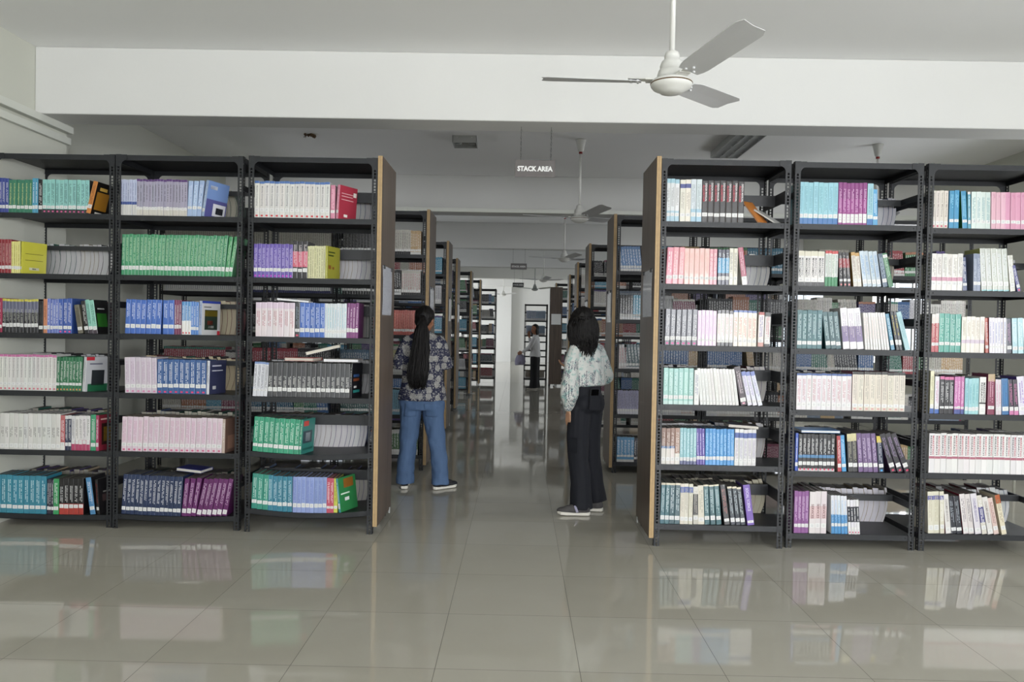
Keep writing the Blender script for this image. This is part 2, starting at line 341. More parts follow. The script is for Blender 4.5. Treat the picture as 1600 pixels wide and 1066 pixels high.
# ------------------------------------------------------------------ books
W_ = (.86, .86, .84)
def jit(c, a=.06):
    k = .80 * (1 + random.uniform(-a, a)); g = sum(c) / 3 * .10; c = tuple(x * .90 + g for x in c); return tuple(min(1, max(0, x * k * (1 + random.uniform(-a/3, a/3)))) for x in c)
def book_parts(t, h, d, sp, rich=True):
    """book with its spine at y=0 facing -y, x 0..t, z 0..h. returns {part: MB}"""
    P = {}
    base = jit(srgb(sp['c'])); pagec = jit(srgb(sp.get('page', '#d9d4c6')), .05)
    bands = []
    tf, tcol = sp.get('top', (0, None)); bf, bcol = sp.get('bot', (0, None)); mf = sp.get('mid')
    cuts = [(0, bf, bcol), (bf, 1 - tf, None), (1 - tf, 1, tcol)]
    if mf: cuts = [(0, bf, bcol), (bf, mf[0], None), (mf[0], mf[1], mf[2]), (mf[1], 1 - tf, None), (1 - tf, 1, tcol)]
    s = MB(); c = .0018 if t > .008 else t * .2
    for a, b_, col in cuts:
        if b_ - a < .001: continue
        cc = base if col is None else jit(srgb(col), .03)
        z0, z1 = a * h, b_ * h
        e = min(.0012, t * .12)
        xs_ = [0, t * .14, t * .86, t]; ys_ = [e, 0, 0, e]
        for k in range(3):
            s.quad((xs_[k], ys_[k], z0), (xs_[k+1], ys_[k+1], z0), (xs_[k+1], ys_[k+1], z1), (xs_[k], ys_[k], z1), cc)
    sc = jit(srgb(sp.get('side', sp['c'])), .03)
    e = min(.0012, t * .12)
    if rich:
        s.box(0, c, e, d, 0, h, sc); s.box(t - c, t, e, d, 0, h, sc); s.box(c, t - c, e, c + e, 0, h, base)
    else:
        s.quad((0, d, 0), (0, e, 0), (0, e, h), (0, d, h), sc); s.quad((t, e, 0), (t, d, 0), (t, d, h), (t, e, h), sc)
    P['cover'] = s
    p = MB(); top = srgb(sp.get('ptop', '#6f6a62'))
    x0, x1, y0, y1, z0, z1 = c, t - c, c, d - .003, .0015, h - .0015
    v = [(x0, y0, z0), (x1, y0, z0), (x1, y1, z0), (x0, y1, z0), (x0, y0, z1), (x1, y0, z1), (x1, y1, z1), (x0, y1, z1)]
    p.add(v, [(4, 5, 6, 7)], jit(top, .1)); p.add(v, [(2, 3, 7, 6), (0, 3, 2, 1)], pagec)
    P['page_block'] = p
    lab = sp.get('lab', (.12, .22))
    if lab:
        l = MB(); m_ = t * .06; z0, z1 = lab[0] * h + random.uniform(-.002, .002), lab[1] * h + random.uniform(-.002, .002)
        l.quad((m_, -.0006, z0), (t - m_, -.0006, z0), (t - m_, -.0006, z1), (m_, -.0006, z1), jit(W_, .03))
        if rich:
            for q in range(2): zz = z0 + (z1 - z0) * (.3 + .3 * q); l.quad((t*.28, -.0009, zz), (t*.7, -.0009, zz), (t*.7, -.0009, zz + .0016), (t*.28, -.0009, zz + .0016), (.25, .25, .27))
        P['call_number_label'] = l
    tt = MB(); tcl = srgb('#888888' if sp.get('tc') == 'none' else sp.get('tc', '#f2f2f2')); ta, tb = sp.get('tr', (.3, .88)); txt = sp.get('text')
    tcl = tuple(x * .72 + y * .28 for x, y in zip(tcl, base))
    def put(s_, u0, u1, za, zb, col):
        v, f = text_geo(s_)
        L_ = zb - za; cu = (u0 + u1) / 2 * t; wu = (u1 - u0) * t
        tt.add([(cu + y * wu, -.0008, (za + zb) / 2 - x * L_) for x, y in v], [tuple(q) for q in f], col)
    if txt:
        if isinstance(txt, str): put(txt, .3, .72, ta * h, tb * h, tcl)
        else:
            for (s_, u0, u1, a, b_, col) in txt: put(s_, u0, u1, a * h, b_ * h, srgb(col))
    elif sp.get('tc') != 'none':
        nl = 1 if t < .02 else 2
        for ln in range(nl):
            z = tb * h; u = .36 if nl == 1 else (.58, .28)[ln]; wd = .27 if nl == 1 else .16
            zend = ta * h + (0 if ln == 0 else random.uniform(0, .1) * h)
            while z > zend:
                L_ = random.uniform(.004, .009) if rich else random.uniform(.012, .03)
                if random.random() < .18: z -= .006; continue
                k = random.uniform(.75, 1)
                tt.quad((u*t, -.0008, z - L_), ((u + wd*k)*t, -.0008, z - L_), ((u + wd*k)*t, -.0008, z), (u*t, -.0008, z), tcl)
                z -= L_ + (.0018 if rich else .006)
    if sp.get('dot'):
        zz = .05 * h; tt.quad((t*.28, -.0009, zz - .005), (t*.72, -.0009, zz - .005), (t*.72, -.0009, zz + .006), (t*.28, -.0009, zz + .006), srgb(sp['dot']))
    if tt.v: P['spine_title'] = tt
    if sp.get('cov'):
        a = MB()
        for (ya, yb, za, zb, col) in sp['cov']:
            a.quad((t + .0005, ya * d, za * h), (t + .0005, yb * d, za * h), (t + .0005, yb * d, zb * h), (t + .0005, ya * d, zb * h), srgb(col))
        P['cover_art'] = a
    return P
MATS = {'cover': M['cover'], 'page_block': M['page'], 'call_number_label': M['print'], 'spine_title': M['print'], 'cover_art': M['cover']}
MI = {'cover': 0, 'page_block': 1, 'call_number_label': 2, 'spine_title': 2, 'cover_art': 0}
STUFF = MB()
def stuff_add(P, T):
    for k, mb in P.items():
        b0 = len(STUFF.v); STUFF.v += [tuple(T @ Vector(p)) for p in mb.v]
        STUFF.f += [tuple(i + b0 for i in q) for q in mb.f]; STUFF.c += mb.c; STUFF.m += [MI[k]] * len(mb.f)
def book_T(x, y, z, t, tilt, yaw=0, rz0=0):
    """tilt>0 leans right, rests on lower right corner"""
    a = R_(tilt)
    if tilt > 0: T = Matrix.Translation((x + t, y, z)) @ Matrix.Rotation(a, 4, 'Y') @ Matrix.Translation((-t, 0, 0))
    else: T = Matrix.Translation((x, y, z)) @ Matrix.Rotation(a, 4, 'Y')
    if yaw: T = T @ Matrix.Rotation(R_(yaw), 4, 'Z')
    return T
def build_book(P, T, label, group, cat='book', name='textbook'):
    root = link(name, P['cover'].mesh(name, color=True), None, [M['cover']]); root.matrix_world = T
    tag(root, label, cat, group)
    for k in ('page_block', 'call_number_label', 'spine_title', 'cover_art'):
        if k in P: link(k, P[k].mesh(k, color=True), root, [MATS[k]])
    return root

ORD = ['top', 'second', 'third', 'fourth', 'fifth', 'bottom']
# each bay of the front row:  name, outer pixel columns, Y, shelf pixel rows (at the bay's middle), stop bar height and offset
BAYS = {
 'L1': dict(px=(-13, 177), Y=5.19, ys=[333, 428, 521, 611.5, 704, 804.5], bar=(.032, .186), where='leftmost rack', sag={5: .006}),
 'L2': dict(px=(178, 377), Y=5.18, ys=[337.5, 431, 523, 616, 707.5, 807.5], bar=(.034, .186), where='rack left of the purple-book rack', sag={5: .012}),
 'L3': dict(px=(385, 586), Y=5.16, ys=[341, 435, 527.5, 621.5, 711, 802], bar=(.073, .152), where='rack beside the left end panel', sag={4: .022, 5: .03}, panel='R'),
 'R1': dict(px=(1028, 1230), Y=5.03, ys=[347, 445, 541, 634, 728, 821.5], bar=(.075, .15), where='rack beside the right end panel', panel='L'),
 'R2': dict(px=(1235.5, 1436.5), Y=5.05, ys=[351, 448, 546.5, 642.5, 738.5, 836], bar=(.042, .17), where='middle rack right of the aisle'),
 'R3': dict(px=(1443.5, 1645), Y=5.05, ys=[357.5, 455, 552, 648.5, 741.5, 836.5], bar=(.042, .17), where='rightmost rack'),
}
RACKLBL = {
 'L1': 'charcoal slotted-steel rack at the left wall with yellow and mint books',
 'L2': 'charcoal slotted-steel rack with a full shelf of green books',
 'L3': 'charcoal slotted-steel rack with violet books and brown end panel, beside woman in jeans',
 'R1': 'charcoal slotted-steel rack with pink books and a brown end panel on its aisle side',
 'R2': 'charcoal slotted-steel rack with sky-blue and magenta books on its top shelf',
 'R3': 'charcoal slotted-steel rack with many pink books up top and Marketing Research set below',
}
WHERE = {'L1': 'rack by the left wall', 'L2': 'rack with the green shelf', 'L3': 'rack left of the aisle', 'R1': 'rack right of the aisle', 'R2': 'rack with sky-blue books', 'R3': 'rightmost rack'}
for k, B in BAYS.items():
    Y = B['Y']; xm = (B['px'][0] + B['px'][1]) / 2
    B['X0'] = unproj(B['px'][0], 540, Y)[0]; B['X1'] = unproj(B['px'][1], 540, Y)[0]; B['W'] = B['X1'] - B['X0']
    B['zs'] = [unproj(xm, y, Y)[1] for y in B['ys']]
    for i, s_ in B.get('sag', {}).items(): B['zs'][i] += s_ * .9
    B['root'] = rack(RACKLBL[k], B['X0'], B['W'], Y, B['zs'], barh=B['bar'][0], barz=B['bar'][1], panel=B.get('panel'), sag=B.get('sag', {}))
RUNS = []
def run(bay, s, x0, x1, n, hp, desc, tilt=0, tilt2=None, yaw=0, **sp):
    RUNS.append(dict(yaw=yaw, bay=bay, s=s, x0=x0, x1=x1, n=n, hp=hp, desc=desc, tilt=tilt, tilt2=tilt2, sp=sp))
WHT = '#e9e7e2'; CRM = '#e2dccb'; BLK = '#1d1d21'
exec(r'''
r=lambda s,*a,**k: run(B_,s,*a,**k)
B_='L1'
r(0,-8,13,4,54,'deep blue paperback',c='#34489f')
r(0,13,50,6,52,'green hardback',c='#2f8465',tc='#e8e2a0',text='Artificial Intelligence',tr=(.25,.9))
r(0,50,59,2,54,'turquoise paperback',c='#3d9fc4')
r(0,59.5,66,1,53,'black book with a red edge',c=BLK,side='#8d2328')
r(0,66,139,11,53,'mint textbook with black lettering',c='#8fd3cb',tc='#16211f',bot=(.12,'#2a2b30'),dot='#c25a86',lab=(.14,.23),side=BLK)
r(0,134,143,1,50,'orange textbook leaning right with a black cover',yaw=14,c='#d8842f',side='#17130f',tilt=13,lab=(.16,.28),tc='#5a2d0c',cov=[(.1,.75,.15,.7,'#9a6a1c'),(.2,.6,.75,.85,'#c9a24a'),(.2,.7,.02,.08,'#d8d4c8')])
r(1,-8,17,5,53,'dark red textbook',c='#97222f',tc='#e0c0b8')
r(1,17,31,4,50,'pale yellow slim textbook',c='#e6e07a',tc='#8c7a2a')
r(1,31,35,1,50,'bright yellow textbook showing its front cover',yaw=24,c='#ddd62c',side='#d9d325',tilt=2,tc='#6b6420',cov=[(.12,.85,.42,.435,'#55520f'),(.12,.85,.62,.635,'#55520f'),(.3,.7,.12,.2,'#c9c7ae'),(.42,.58,.14,.18,'#33321c')])
r(2,-8,3,1,54,'crimson textbook at the left end',c='#b12a52')
r(2,3,59.5,10,53,'black-spined textbook with yellow top',c='#2b2b30',top=(.07,'#d6cc3f'),mid=(.6,.93,'#6b6d86'),tc='#c9c9c0',tr=(.3,.7),lab=(.17,.28))
r(2,60,67,1,51,'narrow black book',c='#17171a',tc='#555')
r(2,67,73.5,1,54,'salmon-orange book',c='#d98d64',tc='#4a2010',tr=(.4,.8))
r(2,73.5,91,4,54,'periwinkle paperback',c='#6579c4')
r(2,91,112,3,55,'cobalt blue textbook',c='#345bb3',dot='#d65a8a')
r(2,122,130,1,45,'grey-olive book leaning left',c='#706d5c',tilt=-9,tc='#3b3930')
r(2,132,139,1,52,'black book with white lettering leaning left',c=BLK,tilt=-8,tc='#e6e6e0')
r(2,139.5,153,2,53,'mint book leaning left',c='#8fd3bf',tilt=-8,bot=(.14,'#4a3f4a'),tc='#1e3a30',side=BLK,cov=[(.1,.8,.2,.6,'#2f7a2a'),(.2,.7,.72,.76,'#d8d8d8')])
r(3,-8,87.5,15,57,'white Embedded Systems textbook with pink top',c='#e3e1dc',top=(.065,'#cf6fa6'),tc='#3a3a3a',text='Embedded Systems',tr=(.36,.9),lab=(.15,.22),dot='#c46a78',ptop='#8b8780')
r(3,87.5,127,8,54,'dark green textbook with white lettering',c='#1f7549',tc='#f2f2ee',tilt=1.5,lab=(.17,.25),dot='#cf8a5a')
r(3,128,135,1,55,'white and black book with robot cover',yaw=26,c='#d9d9dc',side='#c9cbd0',tilt=3,lab=None,tc='#888',cov=[(.1,.95,0,.22,'#1e5a3c'),(.25,.8,.18,.62,'#24282c'),(.15,.7,.78,.82,'#667'),(0,.35,.9,1,'#b02a38')])
r(4,-8,94,14,57,'white textbook with bold black lettering',c='#e0dfda',tc='#232323',tr=(.35,.62),lab=(.05,.16),ptop='#7b776f')
r(4,94,101,1,55,'salmon pink textbook',c='#c96a6c',bot=(.12,'#f0eee8'))
r(4,101,111,2,55,'navy notebook-thin textbook',c='#2a3150',top=(.1,'#e0e0e0'))
r(4,111,140,5,55,'white textbook with magenta base band',c='#e6e2e2',bot=(.3,'#bb3a68'),tc='#222',tr=(.38,.9),lab=(.18,.3))
r(4,141,149,1,57,'sea-green textbook',c='#2f9a6c')
r(4,149,154.5,1,57,'maroon textbook showing its cover at the rack end',yaw=14,c='#c03a6c',side='#8a1f35',top=(.0,None),cov=[(.15,.85,.16,.76,'#2a1714'),(.25,.75,.25,.66,'#a8842e'),(.1,.8,.86,.9,'#d8b8b0')])
r(5,-8,72,9,60,'teal textbook with white label',c='#2b8ba3',tc='#d7ecef',ptop='#65625c')
r(5,73,83,3,55,'black and violet slim book',c='#25223a')
r(5,83,91.5,1,57,'bright green slim textbook',c='#33a05c')
r(5,92,130,5,57,'black textbook with red base band',c='#1e1c1e',bot=(.3,'#b8382c'),lab=(.18,.28),tc='#e9e9e9',tr=(.36,.8))
r(5,141,149.5,1,58,'sky-blue book leaning left at shelf end',c='#4a8fc0',tilt=-8,side='#1b1b1f')
r(5,151,156,1,56,'black book at the shelf end beside the post',yaw=14,c='#1a191b',side='#201e20',tilt=-4,tc='#8a3030',cov=[(.2,.8,.35,.55,'#4a3b3b'),(.25,.7,.6,.64,'#8a8a86')])
B_='L2'
r(0,187.5,213,7,56,'pale blue slim textbook with blue band',c='#bcc4e0',mid=(.30,.38,'#2c4c9a'),bot=(.30,'#d6d4d0'),tc='#55608a',tr=(.42,.9),lab=None)
r(0,213,292,17,57,'grey-lavender textbook with purple top',c='#a9a4bb',top=(.06,'#5a2f7a'),bot=(.2,'#d6d1c6'),tc='#333',tr=(.4,.85),lab=(.16,.24))
r(0,292,314,3,56,'light blue textbook',c='#a4bde4',tc='#dfe8f6',tilt=2,tilt2=5,lab=(.2,.28))
r(0,314,321,1,56,'light blue textbook turned to show a violet cover',yaw=30,c='#a4bde4',side='#5a5aa2',tilt=8,tc='#dfe8f6',cov=[(0,1,.5,1,'#7490c4'),(.12,.45,.78,.88,'#d9dfee'),(.35,.95,.06,.4,'#d4d4da'),(.5,.85,.12,.3,'#22242c'),(.58,.77,.16,.26,'#e2e2e2')])
r(1,189,350,29,64,'green textbook in the full green row',c='#3f9c6c',tc='#cfe6c8',tr=(.3,.92),lab=(.13,.23),tilt=1,tilt2=5,page='#d9d4c6')
r(1,350.5,362,2,63,'green textbook leaning right at the end of the green row',c='#3f9c62',tc='#cfe6c8',tilt=6,tilt2=9,lab=(.13,.23))
r(2,195,251,7,54,'cobalt blue textbook',c='#3c6fca',tc='#e6edfa',tr=(.45,.9),lab=(.17,.28),tilt=2,side='#2f58a6')
r(2,254,272,2,54,'cobalt blue textbook standing past the gap',c='#3c6fca',tc='#e6edfa',tr=(.45,.9),lab=(.17,.28))
r(2,272,283,3,54,'maroon slim textbook',c='#7d2c58',lab=(.17,.28))
r(2,283.5,298,3,52,'blue slim textbook with white base',c='#4d94cf',bot=(.42,'#eceae6'),dot='#c8404a',lab=None)
r(2,298,310,3,52,'bright blue slim textbook',c='#4a86d2',lab=(.15,.24))
r(2,310,316,1,54,'white textbook turned to show a circuit-board cover',yaw=22,c='#b9c9e6',side='#d8d8da',tilt=1,lab=None,tc='#3a4a8a',cov=[(0,1,.93,1,'#2b3f98'),(.15,.85,.15,.74,'#27352c'),(.15,.85,.55,.72,'#b79d2e'),(.3,.6,.3,.42,'#7d3226'),(.35,.65,.2,.27,'#d4d4d0'),(.85,1,.0,.12,'#c03040'),(.1,.5,.8,.84,'#777')])
r(3,195,245,6,56,'plastic-wrapped white-lilac textbook',c='#dccfdb',tc='#a88aa6',tilt=-1.5,lab=(.15,.24),dot='#c77aa0')
r(3,245,322,9,54,'blue textbook with white title and magenta base mark',c='#2f5f9e',tc='#f2f4f8',tr=(.3,.92),lab=(.18,.29),dot='#cf3c6a')
r(3,322,327,1,53,'navy textbook turned to show its dark cover',yaw=16,c='#dfe3ea',side='#3a3f63',lab=None,tc='#667',tilt=1,cov=[(.15,.7,.82,.86,'#c7c7d4'),(.15,.8,.68,.71,'#c7c7d4'),(.2,.4,.14,.24,'#bbb')])
r(4,189,346,19,55,'white and pink plastic-wrapped textbook',c='#e3d0da',tc='#c08aa8',tr=(.3,.9),lab=(.14,.24),dot='#c05a7e',ptop='#a8a298',tilt=1.5,side='#7d5f52')
r(4,346,351,1,54,'brown-covered book at the end of the pink row',yaw=10,c='#c9b6a6',side='#7b5b4e',lab=None,tilt=1,cov=[(.2,.8,.1,.5,'#93705f')])
r(5,189,282,14,63,'dark navy textbook with white lettering',c='#25375c',tc='#f0f1f4',tilt=3,lab=(.1,.19),ptop='#6b6862')
r(5,283,305,3,60,'purple textbook leaning slightly right',c='#6c2069',tc='#e0c8de',tilt=5,tilt2=9,lab=(.08,.2))
r(5,306,354,6,59,'purple textbook slumped right against the post',c='#6c2069',tc='#e0c8de',tilt=12,tilt2=10,lab=(.04,.17))
B_='L3'
r(0,397,515,15,57,'white Mobile Computing textbook with blue top',c='#e4e2dd',top=(.065,'#4a78bd'),tc='#5d5f6e',text='Mobile Computing',tr=(.32,.87),lab=(.17,.26),dot='#c8343c',side=WHT)
r(0,516,523,1,53,'pink textbook beside the white row',c='#e28ba6',tc='#f3d0da',lab=(.17,.26))
r(0,524,529.5,1,53,'pink-spined textbook turned to show a crimson cover',yaw=32,c='#e28ba6',side='#bd3048',tilt=3,tc='#f3d0da',lab=(.17,.26),cov=[(.12,.8,.58,.6,'#e6b8bc'),(.12,.75,.68,.7,'#e6b8bc'),(.12,.8,.76,.78,'#e6b8bc'),(.78,.95,.72,.85,'#e8e2da'),(.3,.5,.08,.16,'#e8e2da')])
r(1,396,457,10,53,'violet textbook',c='#6a52b4',tc='#d9d0f0',lab=(.18,.28),dot='#c24ab8')
r(1,457,480,3,58,'black and pink banded textbook',c='#2c2a30',mid=(.3,.72,'#e0647e'),tc='#e9e0e4',tr=(.34,.9),lab=(.17,.26))
r(1,480,508,8,51,'cream slim textbook with bold lettering',c='#dedcab',tc='#4a4a35',tr=(.05,.92),lab=None)
r(1,508,511,1,51,'olive-yellow textbook turned to show its cover',yaw=16,c='#b9b62c',side='#b4b02a',lab=None,tc='none',cov=[(.1,.6,.8,.84,'#3b4a1e'),(.1,.5,.7,.74,'#3b4a1e'),(.1,.3,.3,.42,'#8a5a2a'),(.4,.55,.3,.38,'#8a5a2a')])
r(2,399,460,7,54,'white-pink thick textbook with red lettering',c='#ecdfe2',top=(.18,'#e4cfe0'),tc='#a23a4e',tr=(.3,.75),lab=None)
r(2,460,468,1,54,'dark grey textbook with pink square',c='#43464c',tc='#93a4b0',lab=(.16,.25),dot='#d0506c')
r(2,468,507,5,54,'royal blue textbook with white label',c='#3c6cc4',tc='#dfe8f8',lab=(.15,.26))
r(2,507,541,9,54,'white and light-blue slim book',c='#dfe7ea',tc='#6ab6c8',lab=(.13,.23))
r(2,541,559,4,55,'plum-magenta textbook',c='#84357e',tc='#e6cfe2',lab=(.17,.28),tilt=1)
r(3,394,417,4,54,'white textbook with black lettering leaning right',c='#e2e4ea',top=(.06,'#7f9ad0'),tc='#1f2028',tr=(.25,.9),tilt=3.5,lab=(.16,.2),side='#333')
r(3,418,546,17,54,'dark grey textbook with white lettering',c='#47484c',tc='#e9e9e6',tr=(.28,.6),lab=(.16,.27),tilt=.5,side='#26262a')
r(3,546,549,1,54,'black textbook turned to show its cover',yaw=12,c='#26262b',side='#222228',lab=None,tilt=1,cov=[(.15,.7,.6,.68,'#3a5a8e'),(.15,.7,.48,.56,'#8a4a2e'),(.15,.75,.14,.22,'#2f8a86'),(.2,.45,.28,.34,'#ddd')])
r(4,394,466,9,55,'emerald green textbook with white label',c='#2aa07a',tc='#dff2e8',tilt=3,lab=(.14,.24),ptop='#7b776f',side='#1f7a66')
r(4,466,470,1,55,'green textbook turned to show a clock cover',yaw=14,c='#2aa07a',side='#2f8f84',tilt=3,lab=(.14,.24),cov=[(.1,.5,.8,.95,'#c9463e'),(.1,.8,.3,.66,'#33474f'),(.3,.65,.35,.6,'#9aa7ae'),(.1,.9,.1,.16,'#1a5f55')])
r(5,392,418,3,56,'jade green textbook with silver label',c='#2f9a86',tc='#d4ece4',tilt=2,lab=(.16,.26),ptop='#7b776f')
r(5,418,456,5,56,'teal-blue textbook with white label',c='#2a86a0',tc='#d4e8ee',lab=(.16,.26))
r(5,457,510,8,57,'pale cornflower textbook',c='#93a6dd',tc='#5a6cb0',tr=(.3,.9),lab=(.15,.26))
r(5,510,521,2,55,'pink-red slim textbook',c='#c94a66',lab=(.12,.2))
r(5,521,527,1,54,'lime-yellow slim textbook',c='#d8d94a',tc='#5a5a20',lab=(.12,.2))
r(5,529,533.5,1,54,'teal-spined book turned to show a green cover',yaw=30,c='#3fa7b0',side='#2b8a4c',tilt=-6,lab=(.1,.26),cov=[(.3,.85,.68,.95,'#8a5a24'),(.1,.6,.5,.54,'#d8e8d8'),(.3,.55,.3,.4,'#d8d8d8')])
B_='R1'
r(0,1040,1061,3,66,'white and light-blue thick textbook',c='#e2e6e6',bot=(.25,'#a7cbdc'),top=(.1,'#9ccadb'),tc='#6b6a66',tr=(.35,.8),lab=(.12,.2))
r(0,1062,1079,2,65,'cream textbook with blue emblem near top',c='#e4ddd0',mid=(.8,.9,'#3b4692'),tc='#8b8378',tr=(.3,.7),lab=(.12,.2))
r(0,1079,1096,2,66,'pale blue and white tall textbook',c='#d8e4e8',bot=(.3,'#9fcbe0'),tc='#7c8a8e',lab=(.12,.22))
r(0,1096,1162,7,64,'black textbook with red and white lettering',c='#1f1b1d',tc='#d24a5a',tr=(.55,.92),lab=(.13,.22),text=[('ALGORITHM',.12,.48,.5,.9,'#c23c4e'),('DESIGN MANUAL',.54,.86,.5,.94,'#e6e0e0')],side='#b9723a')
r(1,1040,1050,1,57,'rose-pink textbook at the post',c='#d9788c',lab=(.14,.24),tilt=2)
r(1,1050,1068,2,57,'salmon-pink textbook',c='#e08a92',tc='#f4d4d4',lab=(.14,.24),tilt=1.5)
r(1,1060,1068,1,57,'raspberry-red textbook',c='#d0506a',tc='#f4d4d4',lab=(.14,.24),tilt=1)
r(1,1068.5,1108,5,56,'peach-pink textbook',c='#eab9ae',tc='#d8988e',lab=(.13,.22))
r(1,1108,1120,2,56,'rose-coloured slim textbook',c='#e394a0',tc='#f7dcdc',lab=(.13,.22))
r(1,1121,1139,3,55,'navy and sky-blue banded slim book',c='#2a2b45',mid=(.33,.76,'#4aa0cc'),tc='#e4eef4',tr=(.4,.9),lab=(.14,.24))
r(1,1139,1152,2,57,'cream textbook between navy and red books',c='#ddd8c4',tc='#5b5a66',lab=(.13,.22))
r(1,1160,1168.5,1,58,'maroon book with white base leaning left',c='#a93a58',bot=(.22,'#e6e0e0'),tc='#ecc8d2',tilt=-8,side='#e2e0dc')
r(2,1038,1089,6,56,'navy-black textbook with white lettering',c='#232638',tc='#f0f0f4',tr=(.3,.85),tilt=1,lab=(.14,.25),dot='#d268a0')
r(2,1089.5,1119,5,55,'pale lilac slim textbook',c='#e0c4e0',tc='#c89ac8',lab=(.12,.2))
r(2,1120,1145,4,56,'white textbook with black base and top',c='#e6e2da',top=(.1,'#26262c'),bot=(.1,'#26262c'),tc='#a85a6a',tr=(.3,.8),lab=(.11,.2))
r(2,1145.5,1182,5,56,'cream textbook with blue top and red lettering',c='#e8dfcf',top=(.06,'#3f62a8'),tc='#b8443c',tr=(.25,.8),lab=(.1,.2))
r(2,1184,1193,1,54,'white and red textbook with blue lettering',c='#e4ddd6',top=(.08,'#b0362e'),bot=(.12,'#c98a80'),tc='#3a4a9a',tilt=1)
r(2,1194,1203,1,54,'white textbook with black top',c='#e2dfd8',top=(.12,'#2a2a2e'),bot=(.08,'#2a2a2e'),tc='#c0506a',tilt=1)
r(3,1036,1083,6,57,'aqua textbook with white lettering',c='#9bd0c8',tc='#e4f4f0',lab=(.15,.25),bot=(.1,'#bfe0da'))
r(3,1084,1092,1,55,'white and navy book',c='#e6e4e0',tc='#2f3f7c',lab=(.1,.2))
r(3,1094,1155,12,57,'slim white textbook leaning left',c='#e8e8e4',tc='#b8b8b0',tilt=-6,tilt2=-8,lab=(.06,.15))
r(3,1158,1168,1,60,'dark plum book leaning left',c='#3a2834',tc='#d8c8d0',tilt=-12,lab=(.1,.2),dot='#d8a0b0')
r(3,1169,1193,3,53,'white and violet book leaning left',c='#e4e4ee',top=(.12,'#6d7fc4'),tc='#7a5fb0',tilt=-13,tilt2=-15,lab=(.08,.16))
r(4,1033,1054,3,57,'white textbook with brown top half',c='#e6e0d8',top=(.5,'#8f6e60'),mid=(.44,.5,'#4a78b0'),tc='#c8b8b0',lab=(.1,.2))
r(4,1054,1062,1,57,'brown and white slim textbook',c='#a58474',bot=(.3,'#e4ded6'),tc='#e4ded6',lab=(.1,.2))
r(4,1062,1088,5,57,'powder-blue textbook with navy dot',c='#8fc4cc',bot=(.18,'#434a78'),tc='#e0f0f2',lab=(.1,.2),tilt=-.5)
r(4,1088.5,1102,3,57,'violet slim textbook',c='#5c4aa6',tc='#cfc8ec',lab=(.14,.24),tilt=-2)
r(4,1102,1147,8,57,'azure blue textbook',c='#3e98da',tc='#b8dcf4',lab=(.14,.24),tilt=-.8)
r(4,1147.5,1181,5,57,'white textbook with blue emblem near the top',c='#e4e2e2',mid=(.76,.9,'#3f5aa6'),tc='#8a7aa6',tr=(.2,.7),lab=(.1,.18))
r(5,1031,1045,2,64,'teal and cream textbook',c='#2f6670',top=(.05,'#e0d6bc'),tc='#d6e6e6',lab=(.1,.2),tilt=1)
r(5,1045,1062,2,64,'dark slate-teal textbook',c='#2c545c',top=(.05,'#e0d6bc'),tc='#cfe0e2',lab=(.1,.2),tilt=.5)
r(5,1062,1082,3,64,'ivory textbook with blue emblem',c='#e4decb',mid=(.78,.92,'#5d6fae'),tc='#8a8878',lab=(.08,.18))
r(5,1083,1091,1,60,'black-and-white speckled book',c='#3b3b38',bot=(.25,'#cfcabd'),top=(.2,'#e0dccf'),tc='#b0aaa0',tilt=-1)
r(5,1091,1101,1,62,'ivory thick textbook leaning slightly',c='#e6e0cc',tc='#8a8878',lab=(.08,.18),tilt=-2)
r(5,1101,1129,3,63,'dark teal textbook leaning left',c='#2f5f66',top=(.04,'#e0d6bc'),tc='#cfe4e4',lab=(.12,.22),tilt=-3,tilt2=-5)
r(5,1132,1141,1,63,'black book with red lettering leaning left',c='#1f1e22',tc='#b8706a',lab=(.08,.16),tilt=-8)
r(5,1142,1166,3,60,'charcoal and cream book leaning left',c='#26303a',top=(.05,'#e0d6bc'),tc='#c8d4d8',lab=(.08,.18),tilt=-7,tilt2=-8)
r(5,1168,1179,1,64,'lavender-violet book leaning left at row end',c='#7a58b6',tc='#efe8f8',text='SOCIAL SCIENCE',tr=(.35,.92),tilt=-8,lab=(.05,.12))
B_='R2'
r(0,1247,1309,8,65,'sky-blue textbook with deep blue base',c='#96d2e0',bot=(.14,'#2f74b8'),tc='#5a8f9c',tr=(.3,.9),lab=(.15,.24))
r(0,1309.5,1354,7,65,'magenta textbook with white base label',c='#a03590',tc='#e6c0e0',tr=(.3,.85),lab=(.04,.26),top=(.38,'#8d2a80'))
r(0,1354.5,1364,1,64,'pale blue book with green edge',c='#9ccfdc',bot=(.14,'#2f74b8'),side='#8fb04a',tc='#4f8a9a',lab=(.15,.24))
r(0,1364.5,1372,1,56,'bright blue short book',c='#4aa4d8',tc='#dfeef8',tilt=-2,lab=(.15,.24))
r(1,1246,1288,4,54,'white Marketing Management textbook with black base',c='#e6e4de',bot=(.11,'#26242a'),top=(.14,'#ddd8c0'),text=[('MARKETING',.54,.88,.3,.8,'#77767a'),('MANAGEMENT',.14,.46,.25,.8,'#1c1c1e')],lab=(.12,.22),side=WHT)
r(1,1289,1309,4,55,'green and white textbook with red top',c='#e4e8e2',bot=(.26,'#2a8a56'),top=(.08,'#cf3a3a'),tc='#1c6a3c',tr=(.3,.88),lab=(.26,.3))
r(1,1312,1331,3,53,'black textbook with red band leaning left',c='#2b282c',mid=(.55,.82,'#a8323c'),tc='#d8d4d4',tr=(.3,.9),tilt=-3,tilt2=-5,lab=(.14,.22),dot='#e08a8a')
r(1,1334,1347,2,53,'tan and white book leaning left',c='#e2dcd0',top=(.1,'#c89a4a'),tc='#7c5040',tilt=-6,side='#c8963f',lab=(.14,.22))
